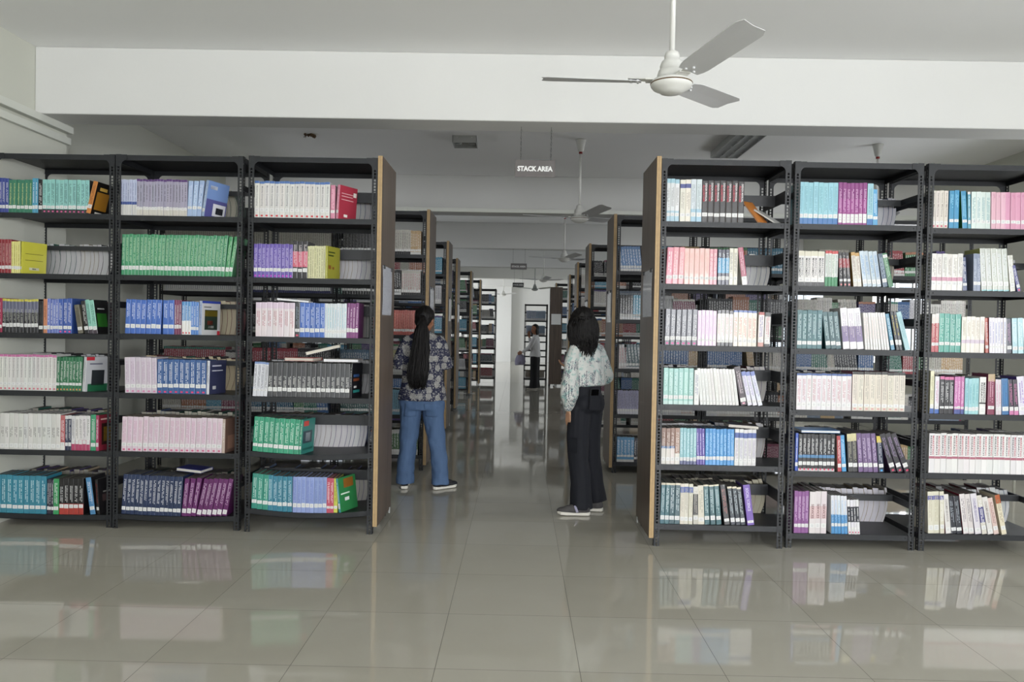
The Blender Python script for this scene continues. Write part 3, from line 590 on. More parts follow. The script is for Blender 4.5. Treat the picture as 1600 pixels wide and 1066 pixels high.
r(1,1349,1378,4,55,'pale grey and blue book leaning left',c='#c4d4de',tc='#4a86c0',tilt=-8,tilt2=-9,lab=(.08,.2),side='#b8b090')
r(1,1380,1388,1,52,'slate-blue book leaning left',c='#4a6078',tc='#b8c8d4',tilt=-10,lab=(.14,.24))
r(1,1389,1397,1,52,'dark green textbook leaning left',c='#2f7a48',tc='#cfe8d4',tilt=-13,lab=(.86,.95),side='#2f7a48')
r(2,1245,1284,5,60,'dark teal textbook',c='#2e6c72',tc='#d4e8ea',tr=(.28,.9),lab=(.1,.2))
r(2,1291,1315,3,58,'dark teal textbook leaning left',c='#2a5c62',tc='#d4e8ea',tilt=-7,lab=(.1,.2))
r(2,1318,1351,3,64,'tall white book with violet lower half leaning left',c='#ebe8ea',mid=(.18,.56,'#7d6898'),bot=(.04,'#e4e0e4'),tc='#a89aac',tilt=-6,tilt2=-7,lab=None)
r(2,1352,1391,9,58,'slim white ribbed textbook leaning left',c='#ebe9e6',tc='#c8a8a4',tilt=-5,tilt2=-9,lab=(.06,.18))
r(2,1393,1399,1,56,'steel-blue slim book leaning left',c='#4a8fae',tilt=-11,lab=(.14,.26),tc='#dcecf2')
r(2,1401,1411,2,60,'black and yellow book leaning left',c='#2a2d33',tc='#c9b84a',tr=(.4,.9),tilt=-11,lab=(.14,.26))
r(2,1415,1423,1,59,'pale aqua book leaning left at row end',c='#9cc8cc',tc='#6a9ca2',tilt=-15,lab=None)
r(3,1244,1330,11,57,'white textbook with blue top strip',c='#ebe6e8',top=(.055,'#2f5aa0'),tc='#b05a6e',tr=(.25,.85),lab=(.1,.2))
r(3,1331,1414,9,61,'cream textbook with dark top and maroon edge',c='#e6dccc',top=(.07,'#2a2826'),tc='#8d8a84',tr=(.3,.9),side='#8c2a50',lab=(.1,.18),dot='#c89a94')
r(4,1242,1246.5,1,59,'blue book against the left post',c='#2f58c0')
r(4,1247,1304,9,58,'black textbook with white and blue bands',c='#24242a',mid=(.36,.44,'#4a86b8'),bot=(.07,'#d8d4d4'),tc='#f0f0f0',tr=(.46,.88),lab=(.16,.26),dot='#c83a5e')
r(4,1309,1315,1,56,'thin red book leaning left',c='#b83a40',tilt=-3,side='#cfa8a0')
r(4,1316,1323,1,57,'bright azure book leaning left',c='#3f9cd2',tc='#cfe6f4',tilt=-5)
r(4,1326,1341,2,60,'black book with yellow top leaning left',c='#3c3b3e',top=(.2,'#d8cf9a'),tc='#b8b4a0',tilt=-4,lab=(.13,.23))
r(4,1342,1373,4,61,'purple-grey textbook leaning left',c='#75598a',tc='#d8c8e0',tilt=-5,tilt2=-6,lab=(.13,.23),side='#5b4568')
r(4,1374,1382,1,57,'navy book with yellow top leaning left',c='#25304e',top=(.18,'#d8c030'),tc='#c8c8d0',tilt=-6,lab=(.13,.23),dot='#4aa0d8')
r(4,1392,1428,3,60,'black and purple thick book slumped left',c='#2d2a33',tc='#a890b8',tr=(.4,.9),side='#5a3f6a',tilt=-18,tilt2=-22,lab=(.14,.24),dot='#c83a5e')
r(5,1240,1263,4,66,'orchid-purple textbook',c='#93559a',tc='#e6d0e8',lab=(.14,.22))
r(5,1264,1291,3,66,'white Services textbook with pink fade',c='#ece2e2',mid=(.35,.65,'#e6c8c8'),text=[('SERVICES',.3,.75,.36,.7,'#6a4040')],lab=(.14,.24))
r(5,1299,1325,5,60,'white and azure two-tone slim book',c='#e8eaee',bot=(.5,'#3b92d0'),tc='#7cb0d8',tilt=-2,tilt2=-3,lab=(.2,.28))
r(5,1326,1344,4,54,'slim white book with black stripes',c='#e8e6ea',mid=(.35,.8,'#2a2c38'),tc='#e0e0e0',tr=(.4,.75),tilt=-4,lab=(.0,.2),dot='#c85a78')
B_='R3'
r(0,1455.5,1481,4,58,'ivory Services Marketing textbook',c='#e6dcd2',text='Services Marketing',tc='#5b4e48',tr=(.3,.94),lab=(.1,.18),dot='#c0506a')
r(0,1483,1498,2,59,'turquoise-blue wide textbook',c='#2c98c8',tc='#9cd4e8',tr=(.55,.9),lab=(.16,.24))
r(0,1504,1512,1,58,'blue book leaning left over a green one',c='#2c98c8',tc='#9cd4e8',tilt=-4,side='#2b7a34',lab=(.16,.24))
r(0,1512.5,1517,1,57,'slim teal-blue book',c='#58a8c4',tilt=-2,top=(.07,'#e6e0dc'))
r(0,1518,1548,4,57,'white-aqua textbook with blue lettering',c='#dce8e4',tc='#3f8a9a',tr=(.2,.85),lab=(.15,.24),tilt=-1)
r(0,1549,1571,3,57,'light pink textbook',c='#e8b4c6',tc='#b87a94',tr=(.85,.93),lab=(.15,.24),tilt=-1)
r(0,1571,1636,8,57,'rose-pink textbook at the right edge',c='#e29cba',tc='#b86a92',tr=(.85,.93),lab=(.15,.24),tilt=-1)
r(1,1455,1504,6,57,'white textbook with pink lower band',c='#e8e4dc',mid=(.26,.36,'#c8849c'),tc='#85807a',tr=(.4,.9),lab=(.14,.24))
r(1,1505,1512,1,52,'navy plastic-wrapped book',c='#46527a',tilt=-4,side='#1e2122',lab=(.14,.22))
r(1,1521,1533,2,58,'grey-blue wrapped book leaning left',c='#7c8aa4',tc='#c8d0dc',tilt=-1,lab=(.16,.25))
r(1,1534,1578,5,66,'tall pale olive and silver book leaning left',c='#c4c9c0',tc='#e6eaf0',tilt=-4,tilt2=-5,side='#a8b05a',lab=(.12,.22),bot=(.03,'#7ac0c4'))
r(1,1579,1587,1,56,'cream-grey book leaning left',c='#d2cfc2',tilt=-6,lab=(.12,.22))
r(1,1590,1596,1,40,'indigo book leaning left at row end',c='#3f3f86',tilt=-14,lab=(.14,.26),dot='#d85a70')
r(2,1455,1466.5,2,60,'white over red two-tone book',c='#e0dcd4',bot=(.75,'#b8323a'),tc='#e8c8c0',tr=(.3,.9),lab=(.17,.25))
r(2,1467,1501,4,60,'jade-green textbook',c='#2e9a88',tc='#c8e6de',lab=(.18,.26))
r(2,1502,1538,5,56,'ivory textbook with violet mark',c='#e8e2d4',tc='#a89a88',mid=(.26,.36,'#c8b4c4'),tr=(.45,.9),lab=None)
r(2,1540,1545,1,54,'brick-orange slim book leaning left',c='#b8482c',tilt=-3)
r(2,1546,1573,6,55,'slim white book with crimson and blue stripes',c='#e6e4ea',side='#b83a5c',tc='#3f4a9a',tilt=-2,lab=(.13,.22))
r(2,1574,1582,1,54,'dark navy book between slim white ones',c='#24263a',tilt=-3,tc='#d0a8c8')
r(2,1583,1600,2,55,'pale aqua book with white top',c='#a8d4dc',tc='#e8f4f4',tilt=-3,lab=(.1,.2))
r(2,1601,1632,4,55,'white and cobalt slim book',c='#dfe4ee',tc='#2f5ab0',tilt=-5)
r(3,1453,1459,1,66,'cream and yellow book at the post',c='#e8e4c0',tc='#8a8a70',bot=(.14,'#3a68b8'))
r(3,1460,1467,1,58,'white slim book with blue base',c='#e6e6ea',bot=(.14,'#3a68b8'),tc='#c05a8a')
r(3,1468,1490,3,58,'black textbook with pink top strip',c='#27252b',top=(.08,'#d2609a'),tc='#f0f0f0',tr=(.3,.85),lab=(.14,.2))
r(3,1490.5,1506,3,58,'orchid-pink slim textbook',c='#cf74b4',tc='#f4dcec',bot=(.12,'#4a5aa0'),lab=(.14,.2))
r(3,1507,1529,4,56,'pale aqua textbook',c='#9fd6dc',tc='#3f8f9c',tr=(.3,.85),lab=(.1,.2))
r(3,1530,1540,1,59,'white Marketing Research book with a black frame',c='#ebe9e6',mid=(.28,.32,'#1f1f22'),text=[('MARKETING',.54,.86,.33,.85,'#1e1e20'),('RESEARCH',.16,.46,.33,.85,'#1e1e20')],lab=(.04,.2))
r(3,1543,1554,1,63,'tall maroon book with tan top',c='#8a2c52',top=(.18,'#c2a67c'),tc='#d8a8b8',lab=(.14,.22))
r(3,1556,1565,2,55,'white and pink slim book',c='#e4d8de',tc='#c05a8c',tilt=-2)
r(3,1566,1577,1,57,'wide ocean-blue book leaning left',c='#2d6fa8',tilt=-3,lab=(.1,.22),tc='#3f86bc')
r(3,1578,1592,2,55,'black and pink patterned book leaning left',c='#3a3040',tilt=-4,tc='#e08ab8',bot=(.12,'#d87ab0'))
r(3,1593,1605,1,60,'white and purple glossy book leaning left',c='#e4e0ea',tilt=-6,tc='#7a4ab0',side='#5a3f9a')
r(3,1607,1634,3,57,'sky and white book at frame edge',c='#cfe2ea',tilt=-4,tc='#4a90b8')
MR=[('MARKETING',.54,.84,.46,.94,'#b23a4e'),('RESEARCH',.16,.44,.46,.94,'#26262e')]
r(4,1451,1597,16,62,'thick white Marketing Research textbook with red band',c='#efedeb',mid=(.36,.42,'#b8687c'),text=MR,lab=None,ptop='#6d6962')
r(4,1597,1634,4,62,'thick white Marketing Research textbook past the frame edge',c='#efedeb',mid=(.36,.42,'#b8687c'),text=MR,lab=None,ptop='#6d6962')
r(5,1450,1468,2,66,'ivory book with violet emblem leaning slightly',c='#e2dcc6',mid=(.8,.9,'#6a6aa8'),tc='#b0a890',tilt=-2,lab=(.08,.2))
r(5,1469,1476,1,66,'thin ivory book with blue emblem',c='#e2dcc6',mid=(.8,.9,'#6a6aa8'),tilt=-2.5)
r(5,1478,1486.5,1,62,'white-spined book with maroon side leaning left',c='#e6e0dc',side='#94203e',tc='#4a3a3a',tilt=-6,text='CONSUMER BEHAVIOUR',lab=(.05,.15))
r(5,1487,1504,2,59,'black book leaning left with pale lettering',c='#2a2c36',tc='#b0b8c0',tilt=-7,lab=(.07,.17))
r(5,1506,1523,2,62,'white-spined book with crimson side and bold letters',c='#e6e0dc',side='#94203e',tc='#3a3048',tilt=-8,lab=(.05,.15))
r(5,1524,1534,1,64,'white and indigo book leaning left',c='#e2deE2',side='#38366e',tc='#4a3a8a',tilt=-9,text='CONSUMER BEHAVIOUR',lab=(.05,.15))
r(5,1535,1543,1,60,'ivory and indigo book leaning left',c='#e0dcd0',side='#38366e',mid=(.3,.7,'#5b5a96'),tilt=-10)
r(5,1544,1553,1,58,'white book with brown letters leaning left',c='#e6e2de',tc='#6a4a44',tilt=-11,text='CONSUMER BEHAVIOUR',lab=(.05,.14))
r(5,1554,1562,1,57,'pale pink book leaning left',c='#e6ccc4',tc='#8a4a44',tilt=-12)
r(5,1566,1574,1,62,'ivory book with orange top leaning left at row end',c='#e6ddbe',top=(.22,'#c0602a'),tc='#7a6a50',tilt=-12)
''')
# position every book of the front row, rank the runs by how large their spines show, build the largest as individuals
placed = []
for q in RUNS:
    B = BAYS[q['bay']]; Y = B['Y']; zsh = B['zs'][q['s']]; ypx = B['ys'][q['s']] - 8
    X0 = unproj(q['x0'], ypx + 6, Y + .012)[0]; X1 = unproj(q['x1'], ypx + 6, Y + .012)[0]
    X0 = max(X0, B['X0'] + .012); X1 = min(X1, B['X1'] - .012)
    n = q['n']; pitch = (X1 - X0) / n; h0 = q['hp'] * Y / F_PX; items = []
    up = (B['zs'] + [HT])[q['s'] - 1] if q['s'] else HT
    for i in range(n):
        u = i / (n - 1) if n > 1 else 0
        tl = q['tilt'] if q['tilt2'] is None else q['tilt'] + (q['tilt2'] - q['tilt']) * u
        a = abs(R_(tl)); t = pitch * math.cos(a) * (.965 if n > 1 else .97)
        h = h0 / max(.9, math.cos(a)) * random.uniform(.988, 1.008)
        x = X0 + pitch * i + random.uniform(0, .0006)
        if abs(tl) > .3: tl += random.uniform(-.12, .12)
        if n > 1 and q['tilt2'] is not None:
            st = R_(q['tilt'] - q['tilt2']) / (n - 1)
            if st > 0: t -= h * st * 1.02
        sg = B.get('sag', {}).get(q['s'], 0); uu = 2 * (x + t/2 - B['X0']) / B['W'] - 1; z = zsh - sg * (1 - uu * uu) + .0008
        items.append((x, t, h, tl, z))
    q['items'] = items; cov = 0.09 if q['sp'].get('cov') else 0
    vis = 1 if q['x0'] < 1598 and q['x1'] > 4 else .1
    q['score'] = (pitch * h0 + cov * h0 / max(1, n)) * vis
keep = 0
for q in sorted(RUNS, key=lambda r: -r['score']):
    q['ind'] = keep < 300 and keep + q['n'] <= 318
    if q['ind']: keep += q['n']
print('front books', sum(q['n'] for q in RUNS), 'individual', keep)
for q in RUNS:
    B = BAYS[q['bay']]; shelf = ORD[q['s']]
    label = '%s, %s shelf, %s' % (q['desc'], shelf, WHERE[q['bay']])
    grp = '%s books, %s shelf, %s' % (q['desc'], shelf, WHERE[q['bay']]) if q['n'] > 1 else None
    for i, (x, t, h, tl, z) in enumerate(q['items']):
        sp = dict(q['sp'])
        if sp.get('cov') and i < q['n'] - 1: sp['cov'] = None
        d = random.uniform(.166, .176); y = B['Y'] + .012 + random.uniform(0, .004)
        if h * 1.0 > .25: d += .01
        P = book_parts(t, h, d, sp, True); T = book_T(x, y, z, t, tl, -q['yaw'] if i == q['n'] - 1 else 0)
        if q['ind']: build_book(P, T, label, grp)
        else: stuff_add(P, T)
# books shelved from the other side: their fore-edges face us
def back_row(X0, X1, y, z, hl, hh, page, tilt=0, bend=.0, cov=None, dst=None, depth=.155):
    x = X0
    pal = ['#3a5a8a', '#7a2a3a', '#2a6a5a', '#c8c4b8', '#2a2a30', '#5a4a8a', '#b0a080']
    col = random.choice(pal)
    while x < X1 - .008:
        t = random.uniform(.024, .044); t = min(t, X1 - x); h = random.uniform(hl, hh)
        if random.random() < .25: col = random.choice(pal)
        cc = jit(srgb(cov or col)); pc = jit(srgb(page), .05); n = 6; a = math.tan(R_(tilt)); mb = MB(); pg = MB()
        def off(u): return a * u * h + bend * math.sin(math.pi * u)
        for k in range(n):
            u0, u1 = k / n, (k + 1) / n; z0, z1 = u0 * h, u1 * h; o0, o1 = off(u0), off(u1); c = .0014
            for (xa, xb, m_, col_) in ((0, c, mb, cc), (c, t - c, pg, pc), (t - c, t, mb, cc)):
                m_.quad((xa + o0, 0, z0), (xb + o0, 0, z0), (xb + o1, 0, z1), (xa + o1, 0, z1), col_)
            mb.quad((o0, depth, z0), (o0, 0, z0), (o1, 0, z1), (o1, depth, z1), cc); mb.quad((t + o0, 0, z0), (t + o0, depth, z0), (t + o1, depth, z1), (t + o1, 0, z1), cc)
            mb.quad((t + o0, depth, z0), (o0, depth, z0), (o1, depth, z1), (t + o1, depth, z1), cc)
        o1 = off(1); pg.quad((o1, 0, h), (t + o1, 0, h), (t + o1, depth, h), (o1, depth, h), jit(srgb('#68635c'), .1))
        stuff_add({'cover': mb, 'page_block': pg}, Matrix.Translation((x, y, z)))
        x += t + .0005
BACK = {  # bay: [(shelf, px0, px1, page colour, tilt, bend)]
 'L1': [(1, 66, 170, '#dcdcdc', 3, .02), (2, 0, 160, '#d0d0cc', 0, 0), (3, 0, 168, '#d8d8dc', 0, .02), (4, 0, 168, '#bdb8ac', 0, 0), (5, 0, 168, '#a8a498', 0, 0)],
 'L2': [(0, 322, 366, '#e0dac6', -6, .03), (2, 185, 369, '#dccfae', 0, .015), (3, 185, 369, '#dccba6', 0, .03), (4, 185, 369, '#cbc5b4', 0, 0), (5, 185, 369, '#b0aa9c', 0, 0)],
 'L3': [(0, 536, 577, '#e6e4e2', 0, .02), (1, 500, 577, '#e2e0e2', 0, .02), (2, 396, 577, '#cfccc8', 0, 0), (3, 396, 577, '#e8e8ea', 0, .02), (4, 396, 484, '#c9b893', 0, .01), (4, 484, 572, '#e9e6ea', 3, .015), (5, 396, 577, '#dad6cc', 0, .02)],
 'R1': [(0, 1195, 1206, '#e4e0dc', 0, 0), (1, 1150, 1205, '#e6e4e2', 3, .02), (2, 1036, 1080, '#dedcda', 0, .02), (3, 1036, 1080, '#d8d6d4', 0, .02), (3, 1150, 1200, '#dcd8d2', 0, .02), (4, 1036, 1200, '#e2e0e2', 0, .02), (5, 1036, 1196, '#ded6bc', 0, .03)],
 'R2': [(0, 1360, 1406, '#e2e0e6', 5, .02), (1, 1340, 1404, '#dcd4be', 4, .02), (2, 1245, 1330, '#d8d4cc', 0, 0), (3, 1245, 1330, '#d0ccc4', 0, 0), (4, 1245, 1345, '#e0dedc', 0, 0), (5, 1245, 1404, '#e6e2ea', 4, .02)],
 'R3': [(1, 1570, 1630, '#e0dedc', 0, .01), (2, 1500, 1630, '#d8d6d0', 0, 0), (3, 1455, 1600, '#cfc9bf', 0, 0), (4, 1510, 1630, '#d9d7d2', 0, 0), (5, 1455, 1590, '#e2e4e4', 0, .02)],
}
for k, L in BACK.items():
    B = BAYS[k]
    for (s, a, b_, pc, tl, bd) in L:
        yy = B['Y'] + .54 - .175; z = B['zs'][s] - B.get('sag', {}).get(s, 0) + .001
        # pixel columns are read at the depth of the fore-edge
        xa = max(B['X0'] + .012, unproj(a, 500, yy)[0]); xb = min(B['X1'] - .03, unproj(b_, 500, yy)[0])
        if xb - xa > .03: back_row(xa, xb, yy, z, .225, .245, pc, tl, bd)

# ------------------------------------------------------------------ rows behind
PAL = ['#c8c4b8', '#2a2c34', '#3f6fa8', '#a8434a', '#2f7a68', '#d8d4cc', '#7d8ca0', '#5a4a86', '#b87a5a', '#4aa0c0', '#e0dcd4', '#23242a', '#8a3a5a', '#4a8a5a', '#c8a878', '#d8d8dc']
def fill(X0, W, Y, D, zs, over={}, low=.205, high=.255, rz=None, full=.93):
    for s, z in enumerate(zs):
        x = X0 + .045; end = X0 + W - .045; ov = list(over.get(s, [])); mirror = 0
        while x < end:
            if ov: c, n, t0, h, kw = ov.pop(0)
            else:
                if random.random() > full and x > X0 + .3: x += random.uniform(.03, .15); continue
                c = random.choice(PAL); n = random.randint(4, 13); t0 = random.uniform(.012, .026); h = random.uniform(low, high); kw = {}
            sp = dict(c=c, tc=('#f0f0f0' if sum(srgb(c)) < 1.2 else '#444'), top=random.choice([(0, None), (0, None), (.1, random.choice(PAL))]), bot=random.choice([(0, None), (.1, '#e0e0dc')])); sp.update(kw)
            tilt = kw.get('tilt', 0 if random.random() < .8 else -7)
            for i in range(n):
                t = t0 * random.uniform(.95, 1.05)
                if x + t > end: x = end + 1; break
                stuff_add(book_parts(t, h * random.uniform(.985, 1.01), .165, sp, False), book_T(x, Y + .014, z + .001, t, tilt)); x += t / math.cos(R_(tilt)) + .0007
        # fore-edges of the books shelved from behind
        x = X0 + .05
        while x < end - .05:
            L = random.uniform(.1, .4); x1 = min(end, x + L)
            if random.random() < .85:
                mb = MB(); h = random.uniform(.2, .24); mb.box(x, x1, 0, .16, 0, h, jit(srgb(random.choice(['#cfcabd', '#d8d6d2', '#bdb6a6'])), .05)); stuff_add({'page_block': mb}, Matrix.Translation((0, Y + D - .175, z + .001)))
            x = x1 + .01
Z6 = [.15, .545, .94, 1.335, 1.73, 2.13]
Z5 = [.11, .585, 1.04, 1.53, 2.01]
Z6T = Z6[::-1]; Z5T = Z5[::-1]
BW = .872
n6 = ['second', 'third', 'fourth', 'fifth', 'sixth']
def row(side, idx, xedge, Y, n, zsT, over={}):
    for k in range(n):
        X0 = xedge - (k + 1) * (BW + .008) if side == 'L' else xedge + k * (BW + .008)
        pos = ('end rack with brown panel', 'rack next to the end rack', 'third rack from the aisle', 'fourth rack from the aisle')[k]
        lab = 'charcoal %s, %s row, %s of the aisle' % (pos, n6[idx - 2], 'left' if side == 'L' else 'right')
        rack(lab, X0, BW, Y, zsT, barh=.04, barz=.17, panel=(('R' if side == 'L' else 'L') if k == 0 else None), detail=(idx <= 3))
        fill(X0, BW, Y, .54, zsT, over.get(k, {}))
row('L', 2, -.925, 7.49, 3, Z6T, {
 0: {0: [('#2a2a2e', 12, .03, .25, dict(tc='#888')), ('#c9c6bb', 14, .021, .24, dict(bot=(.12, '#1c1c20'), tc='#555'))],
     1: [('#23302c', 16, .022, .22, {}), ('#7a2c38', 4, .02, .22, {}), ('#28304e', 6, .018, .22, {})],
     1+0: [('#3a3a3c', 14, .026, .25, {}), ('#1e1e22', 10, .021, .245, dict(tilt=-3, bot=(.1, '#e0e0e0'))), ('#d6d2cc', 9, .02, .24, dict(tc='#a8434a', bot=(.1, '#222')))],
     2: [('#8a3a3a', 8, .03, .24, {}), ('#cf5f50', 25, .022, .245, dict(tc='#e8a89a', bot=(.0, None), lab=(.14, .24)))],
     3: [('#2f5a78', 18, .022, .24, {}), ('#26262a', 16, .024, .245, dict(top=(.3, '#e0dca0'), bot=(.25, '#d8d8d4')))],
     4: [('#2a5a5a', 16, .022, .24, {}), ('#dfe4e6', 6, .02, .25, dict(tc='#4aa0c0')), ('#7fb8d0', 12, .02, .25, {})],
     5: [('#2a2a2e', 12, .03, .24, {}), ('#4f7a4a', 20, .026, .25, dict(top=(.16, '#e0e0dc'), bot=(.2, '#e0e0dc')))]},
 1: {0: [('#b8b4a8', 40, .02, .24, {})], 1: [('#272f6a', 40, .02, .24, dict(lab=(.1, .3)))], 2: [('#232328', 40, .024, .25, dict(top=(.3, '#c4c4c0')))], 3: [('#a82f42', 22, .02, .24, {}), ('#2a2226', 20, .02, .24, {})], 4: [('#2f6a8a', 20, .02, .24, {})]},
 2: {0: [('#b8b4a8', 40, .02, .24, {})], 1: [('#272f6a', 40, .02, .24, dict(lab=(.1, .3)))], 2: [('#232328', 40, .024, .25, dict(top=(.3, '#c4c4c0')))], 3: [('#a82f42', 30, .02, .24, {})]}})
row('R', 2, .946, 7.57, 4, Z5T, {
 0: {0: [('#5f8fc8', 8, .026, .245, dict(bot=(.1, '#e6e6e6'))), ('#5a2434', 3, .03, .26, {}), ('#a8683a', 12, .024, .25, {})],
     1: [('#232428', 5, .026, .245, dict(bot=(.12, '#e0e0e0'))), ('#4fa8c8', 6, .024, .245, dict(bot=(.1, '#e8e8e8'))), ('#cfcfd4', 10, .024, .24, {})],
     2: [('#d8d4d2', 3, .026, .24, dict(tc='#b03a4a')), ('#4f6a70', 7, .03, .245, dict(bot=(.08, '#e0e0e0')))],
     3: [('#a9a6c8', 10, .024, .24, dict(bot=(.14, '#e0e0e8'))), ('#6a6a9a', 6, .024, .24, {})],
     4: [('#5aa4d8', 5, .034, .25, dict(lab=(.2, .28))), ('#2a2c3a', 5, .024, .245, {})]},
 1: {0: [('#b0682f', 14, .026, .25, {}), ('#2f7a9a', 14, .024, .25, {})]}})
row('L', 3, -.99, 10.2, 3, Z6T); row('R', 3, .94, 10.2, 3, Z6T)
row('L', 4, -1.08, 12.75, 2, Z6T); row('R', 4, 1.0, 13.1, 2, Z6T)
row('L', 5, -1.03, 15.65, 2, Z6T); row('R', 5, 1.06, 16.1, 2, Z6T)
row('L', 6, -.98, 18.4, 1, Z6T); row('R', 6, .92, 19.2, 1, Z6T)
# open-ended rack past the last left row, low rack and dark panelled rack at the aisle's end
rack('dark open-ended rack with red books low down, past the last left panel', -1.48, BW, 19.3, [z * .95 for z in Z6T], H=2.4, detail=False)
fill(-1.48, BW, 19.3, .54, [z * .95 for z in Z6T], {5: [('#a8333c', 40, .03, .25, {})], 4: [('#b84a5a', 10, .03, .24, {}), ('#3a4a50', 20, .03, .24, {})], 2: [('#9a4a50', 14, .03, .24, {})]})
ZL = [1.62, 1.24, .86, .48, .12]
rack('low open rack behind the woman in the white top', .12, .60, 19.6, ZL, D=.3, H=2.04, detail=False)
stub = [('#6f8fb8', 8, .03, .25, {}), ('#8fb0d0', 20, .03, .25, {})]
def fill_s(X0, W, Y, zs, over, shelves):
    zz = [z for i, z in enumerate(zs) if i in shelves]; fill(X0, W, Y, .3, zz, {i: over for i in range(len(zz))})
fill_s(.12, .60, 19.6, ZL, stub, (0, 1)); fill_s(.12, .60, 19.6, ZL, [('#8a7a5a', 30, .03, .22, {})], (4,))
e = rack('dark rack turned end-on, its brown panel facing down the aisle', .74, BW, 18.75, Z6T, D=.34, H=2.42, detail=False)
p = MB(); p.box(-.005, .30, -.045, -.012, .05, 2.44); p.build('end_panel', M['lam'], e)
fill(.74, BW, 18.75, .34, Z6T)
me = STUFF.mesh('shelved_books', color=True)
so = link('shelved_books', me, None, [M['cover'], M['page'], M['print']]); tag(so, 'textbooks filling the rear rack rows and the gaps behind the front books', 'books', kind='stuff')
print('stuff faces', len(STUFF.f))

# books lying flat on top of the shelved ones
def flat_book(X, Y, Z, L, Wd, t, rz, rx, ry, cover, page, label, name='lying_book', leaves=False):
    c = MB(); cc = srgb(cover); c.box(0, L, 0, Wd, 0, .0015, cc); c.box(0, L, 0, Wd, t - .0015, t, cc); c.box(0, L, Wd - .002, Wd, 0, t, cc)
    p = MB(); p.box(.003, L - .003, .003, Wd - .003, .0015, t - .0015, srgb(page))
    T = Matrix.Translation((X, Y, Z)) @ Matrix.Rotation(R_(rz), 4, 'Z') @ Matrix.Rotation(R_(ry), 4, 'Y') @ Matrix.Rotation(R_(rx), 4, 'X')
    o = link(name, c.mesh(name, color=True), None, [M['cover']]); o.matrix_world = T; tag(o, label, 'book'); link('page_block', p.mesh('page_block', color=True), o, [M['page']]); return o
def on_top(bay, s, px, hp, dy, L, Wd, t, rz, ry, cover, page, label, lift=0):
    B = BAYS[bay]; x = unproj(px, B['ys'][s] - hp, B['Y'] + dy)[0]; z = B['zs'][s] + hp * B['Y'] / F_PX + .003 + lift
    flat_book(x, B['Y'] + dy, z, L, Wd, t, rz, 0, ry, cover, page, label)
on_top('L3', 3, 505, 55.5, .06, .24, .17, .018, 2, 0, '#d8d6d2', '#e9e8ea', 'white book lying on the dark grey books, upper of two')
on_top('L3', 3, 506, 55.5, .06, .235, .17, .018, 0, 0, '#d0cec8', '#e6e5e8', 'white book lying on the dark grey books, lower of two', 0) if False else None
on_top('L3', 3, 444, 55.5, .10, .21, .16, .022, -8, 0, '#c9463e', '#d8d0c4', 'red-edged book lying on the left of the dark grey row')
on_top('L3', 3, 478, 60, .12, .24, .16, .02, 12, -14, '#d9d4c8', '#e2dccd', 'cream book tilted over the red-edged one on the dark grey row', .02)
on_top('L3', 2, 432, 57, .08, .22, .16, .012, 6, 4, '#e6e6e6', '#efefef', 'open white booklet lying across the pink-white textbooks', .004)
on_top('R2', 4, 1252, 59.5, .02, .26, .18, .016, 0, 0, '#2f7ac0', '#d9d9d4', 'blue book lying flat on the black-banded books')
on_top('R1', 4, 1138, 58.5, .05, .2, .15, .02, -3, 3, '#2c2c30', '#cfcac0', 'dark book lying on the azure and white textbooks')
on_top('L2', 5, 275, 65, .10, .19, .15, .02, -10, 3, '#3a3f8a', '#c9c6bc', 'blue book lying above the navy textbooks')
# slumped papers on R1 top shelf
B = BAYS['R1']; X, _ = unproj(1166, 340, B['Y'] + .05)
flat_book(X + .005, B['Y'] + .17, B['zs'][0] + .162, .2, .10, .008, -55, 0, 50, '#c07a3a', '#d8d0c0', 'orange booklet slumped against the black textbooks on the top shelf')
flat_book(X + .075, B['Y'] + .15, B['zs'][0] + .105, .17, .12, .010, -42, 0, 34, '#d8d8d4', '#e4e2dc', 'limp white booklet slumped beside the orange one')

# ------------------------------------------------------------------ paper notices on the end panels
def paper_mat():
    m = mat('printed_sheet', '#b9bac4', .35, coat=.4); N = m.node_tree.nodes; L = m.node_tree.links; b = N['Principled BSDF']
    tc = N.new('ShaderNodeTexCoord'); br = N.new('ShaderNodeTexBrick'); br.inputs['Scale'].default_value = 1
    mp = N.new('ShaderNodeMapping'); mp.inputs['Scale'].default_value = (1, 14, 1); cx = N.new('ShaderNodeCombineXYZ'); sp = N.new('ShaderNodeSeparateXYZ')
    L.new(tc.outputs['Object'], sp.inputs[0]); L.new(sp.outputs[1], cx.inputs[0]); L.new(sp.outputs[2], cx.inputs[1])
    br.inputs['Brick Width'].default_value = .045; br.inputs['Row Height'].default_value = .0085; br.inputs['Mortar Size'].default_value = .0022; br.inputs['Mortar Smooth'].default_value = .3
    br.inputs['Color1'].default_value = (*srgb('#8d90a0'), 1); br.inputs['Color2'].default_value = (*srgb('#a9abb8'), 1); br.inputs['Mortar'].default_value = (*srgb('#d2d4dc'), 1)
    L.new(cx.outputs[0], br.inputs['Vector']); L.new(br.outputs[0], b.inputs['Base Color']); return m
M['paper'] = paper_mat()
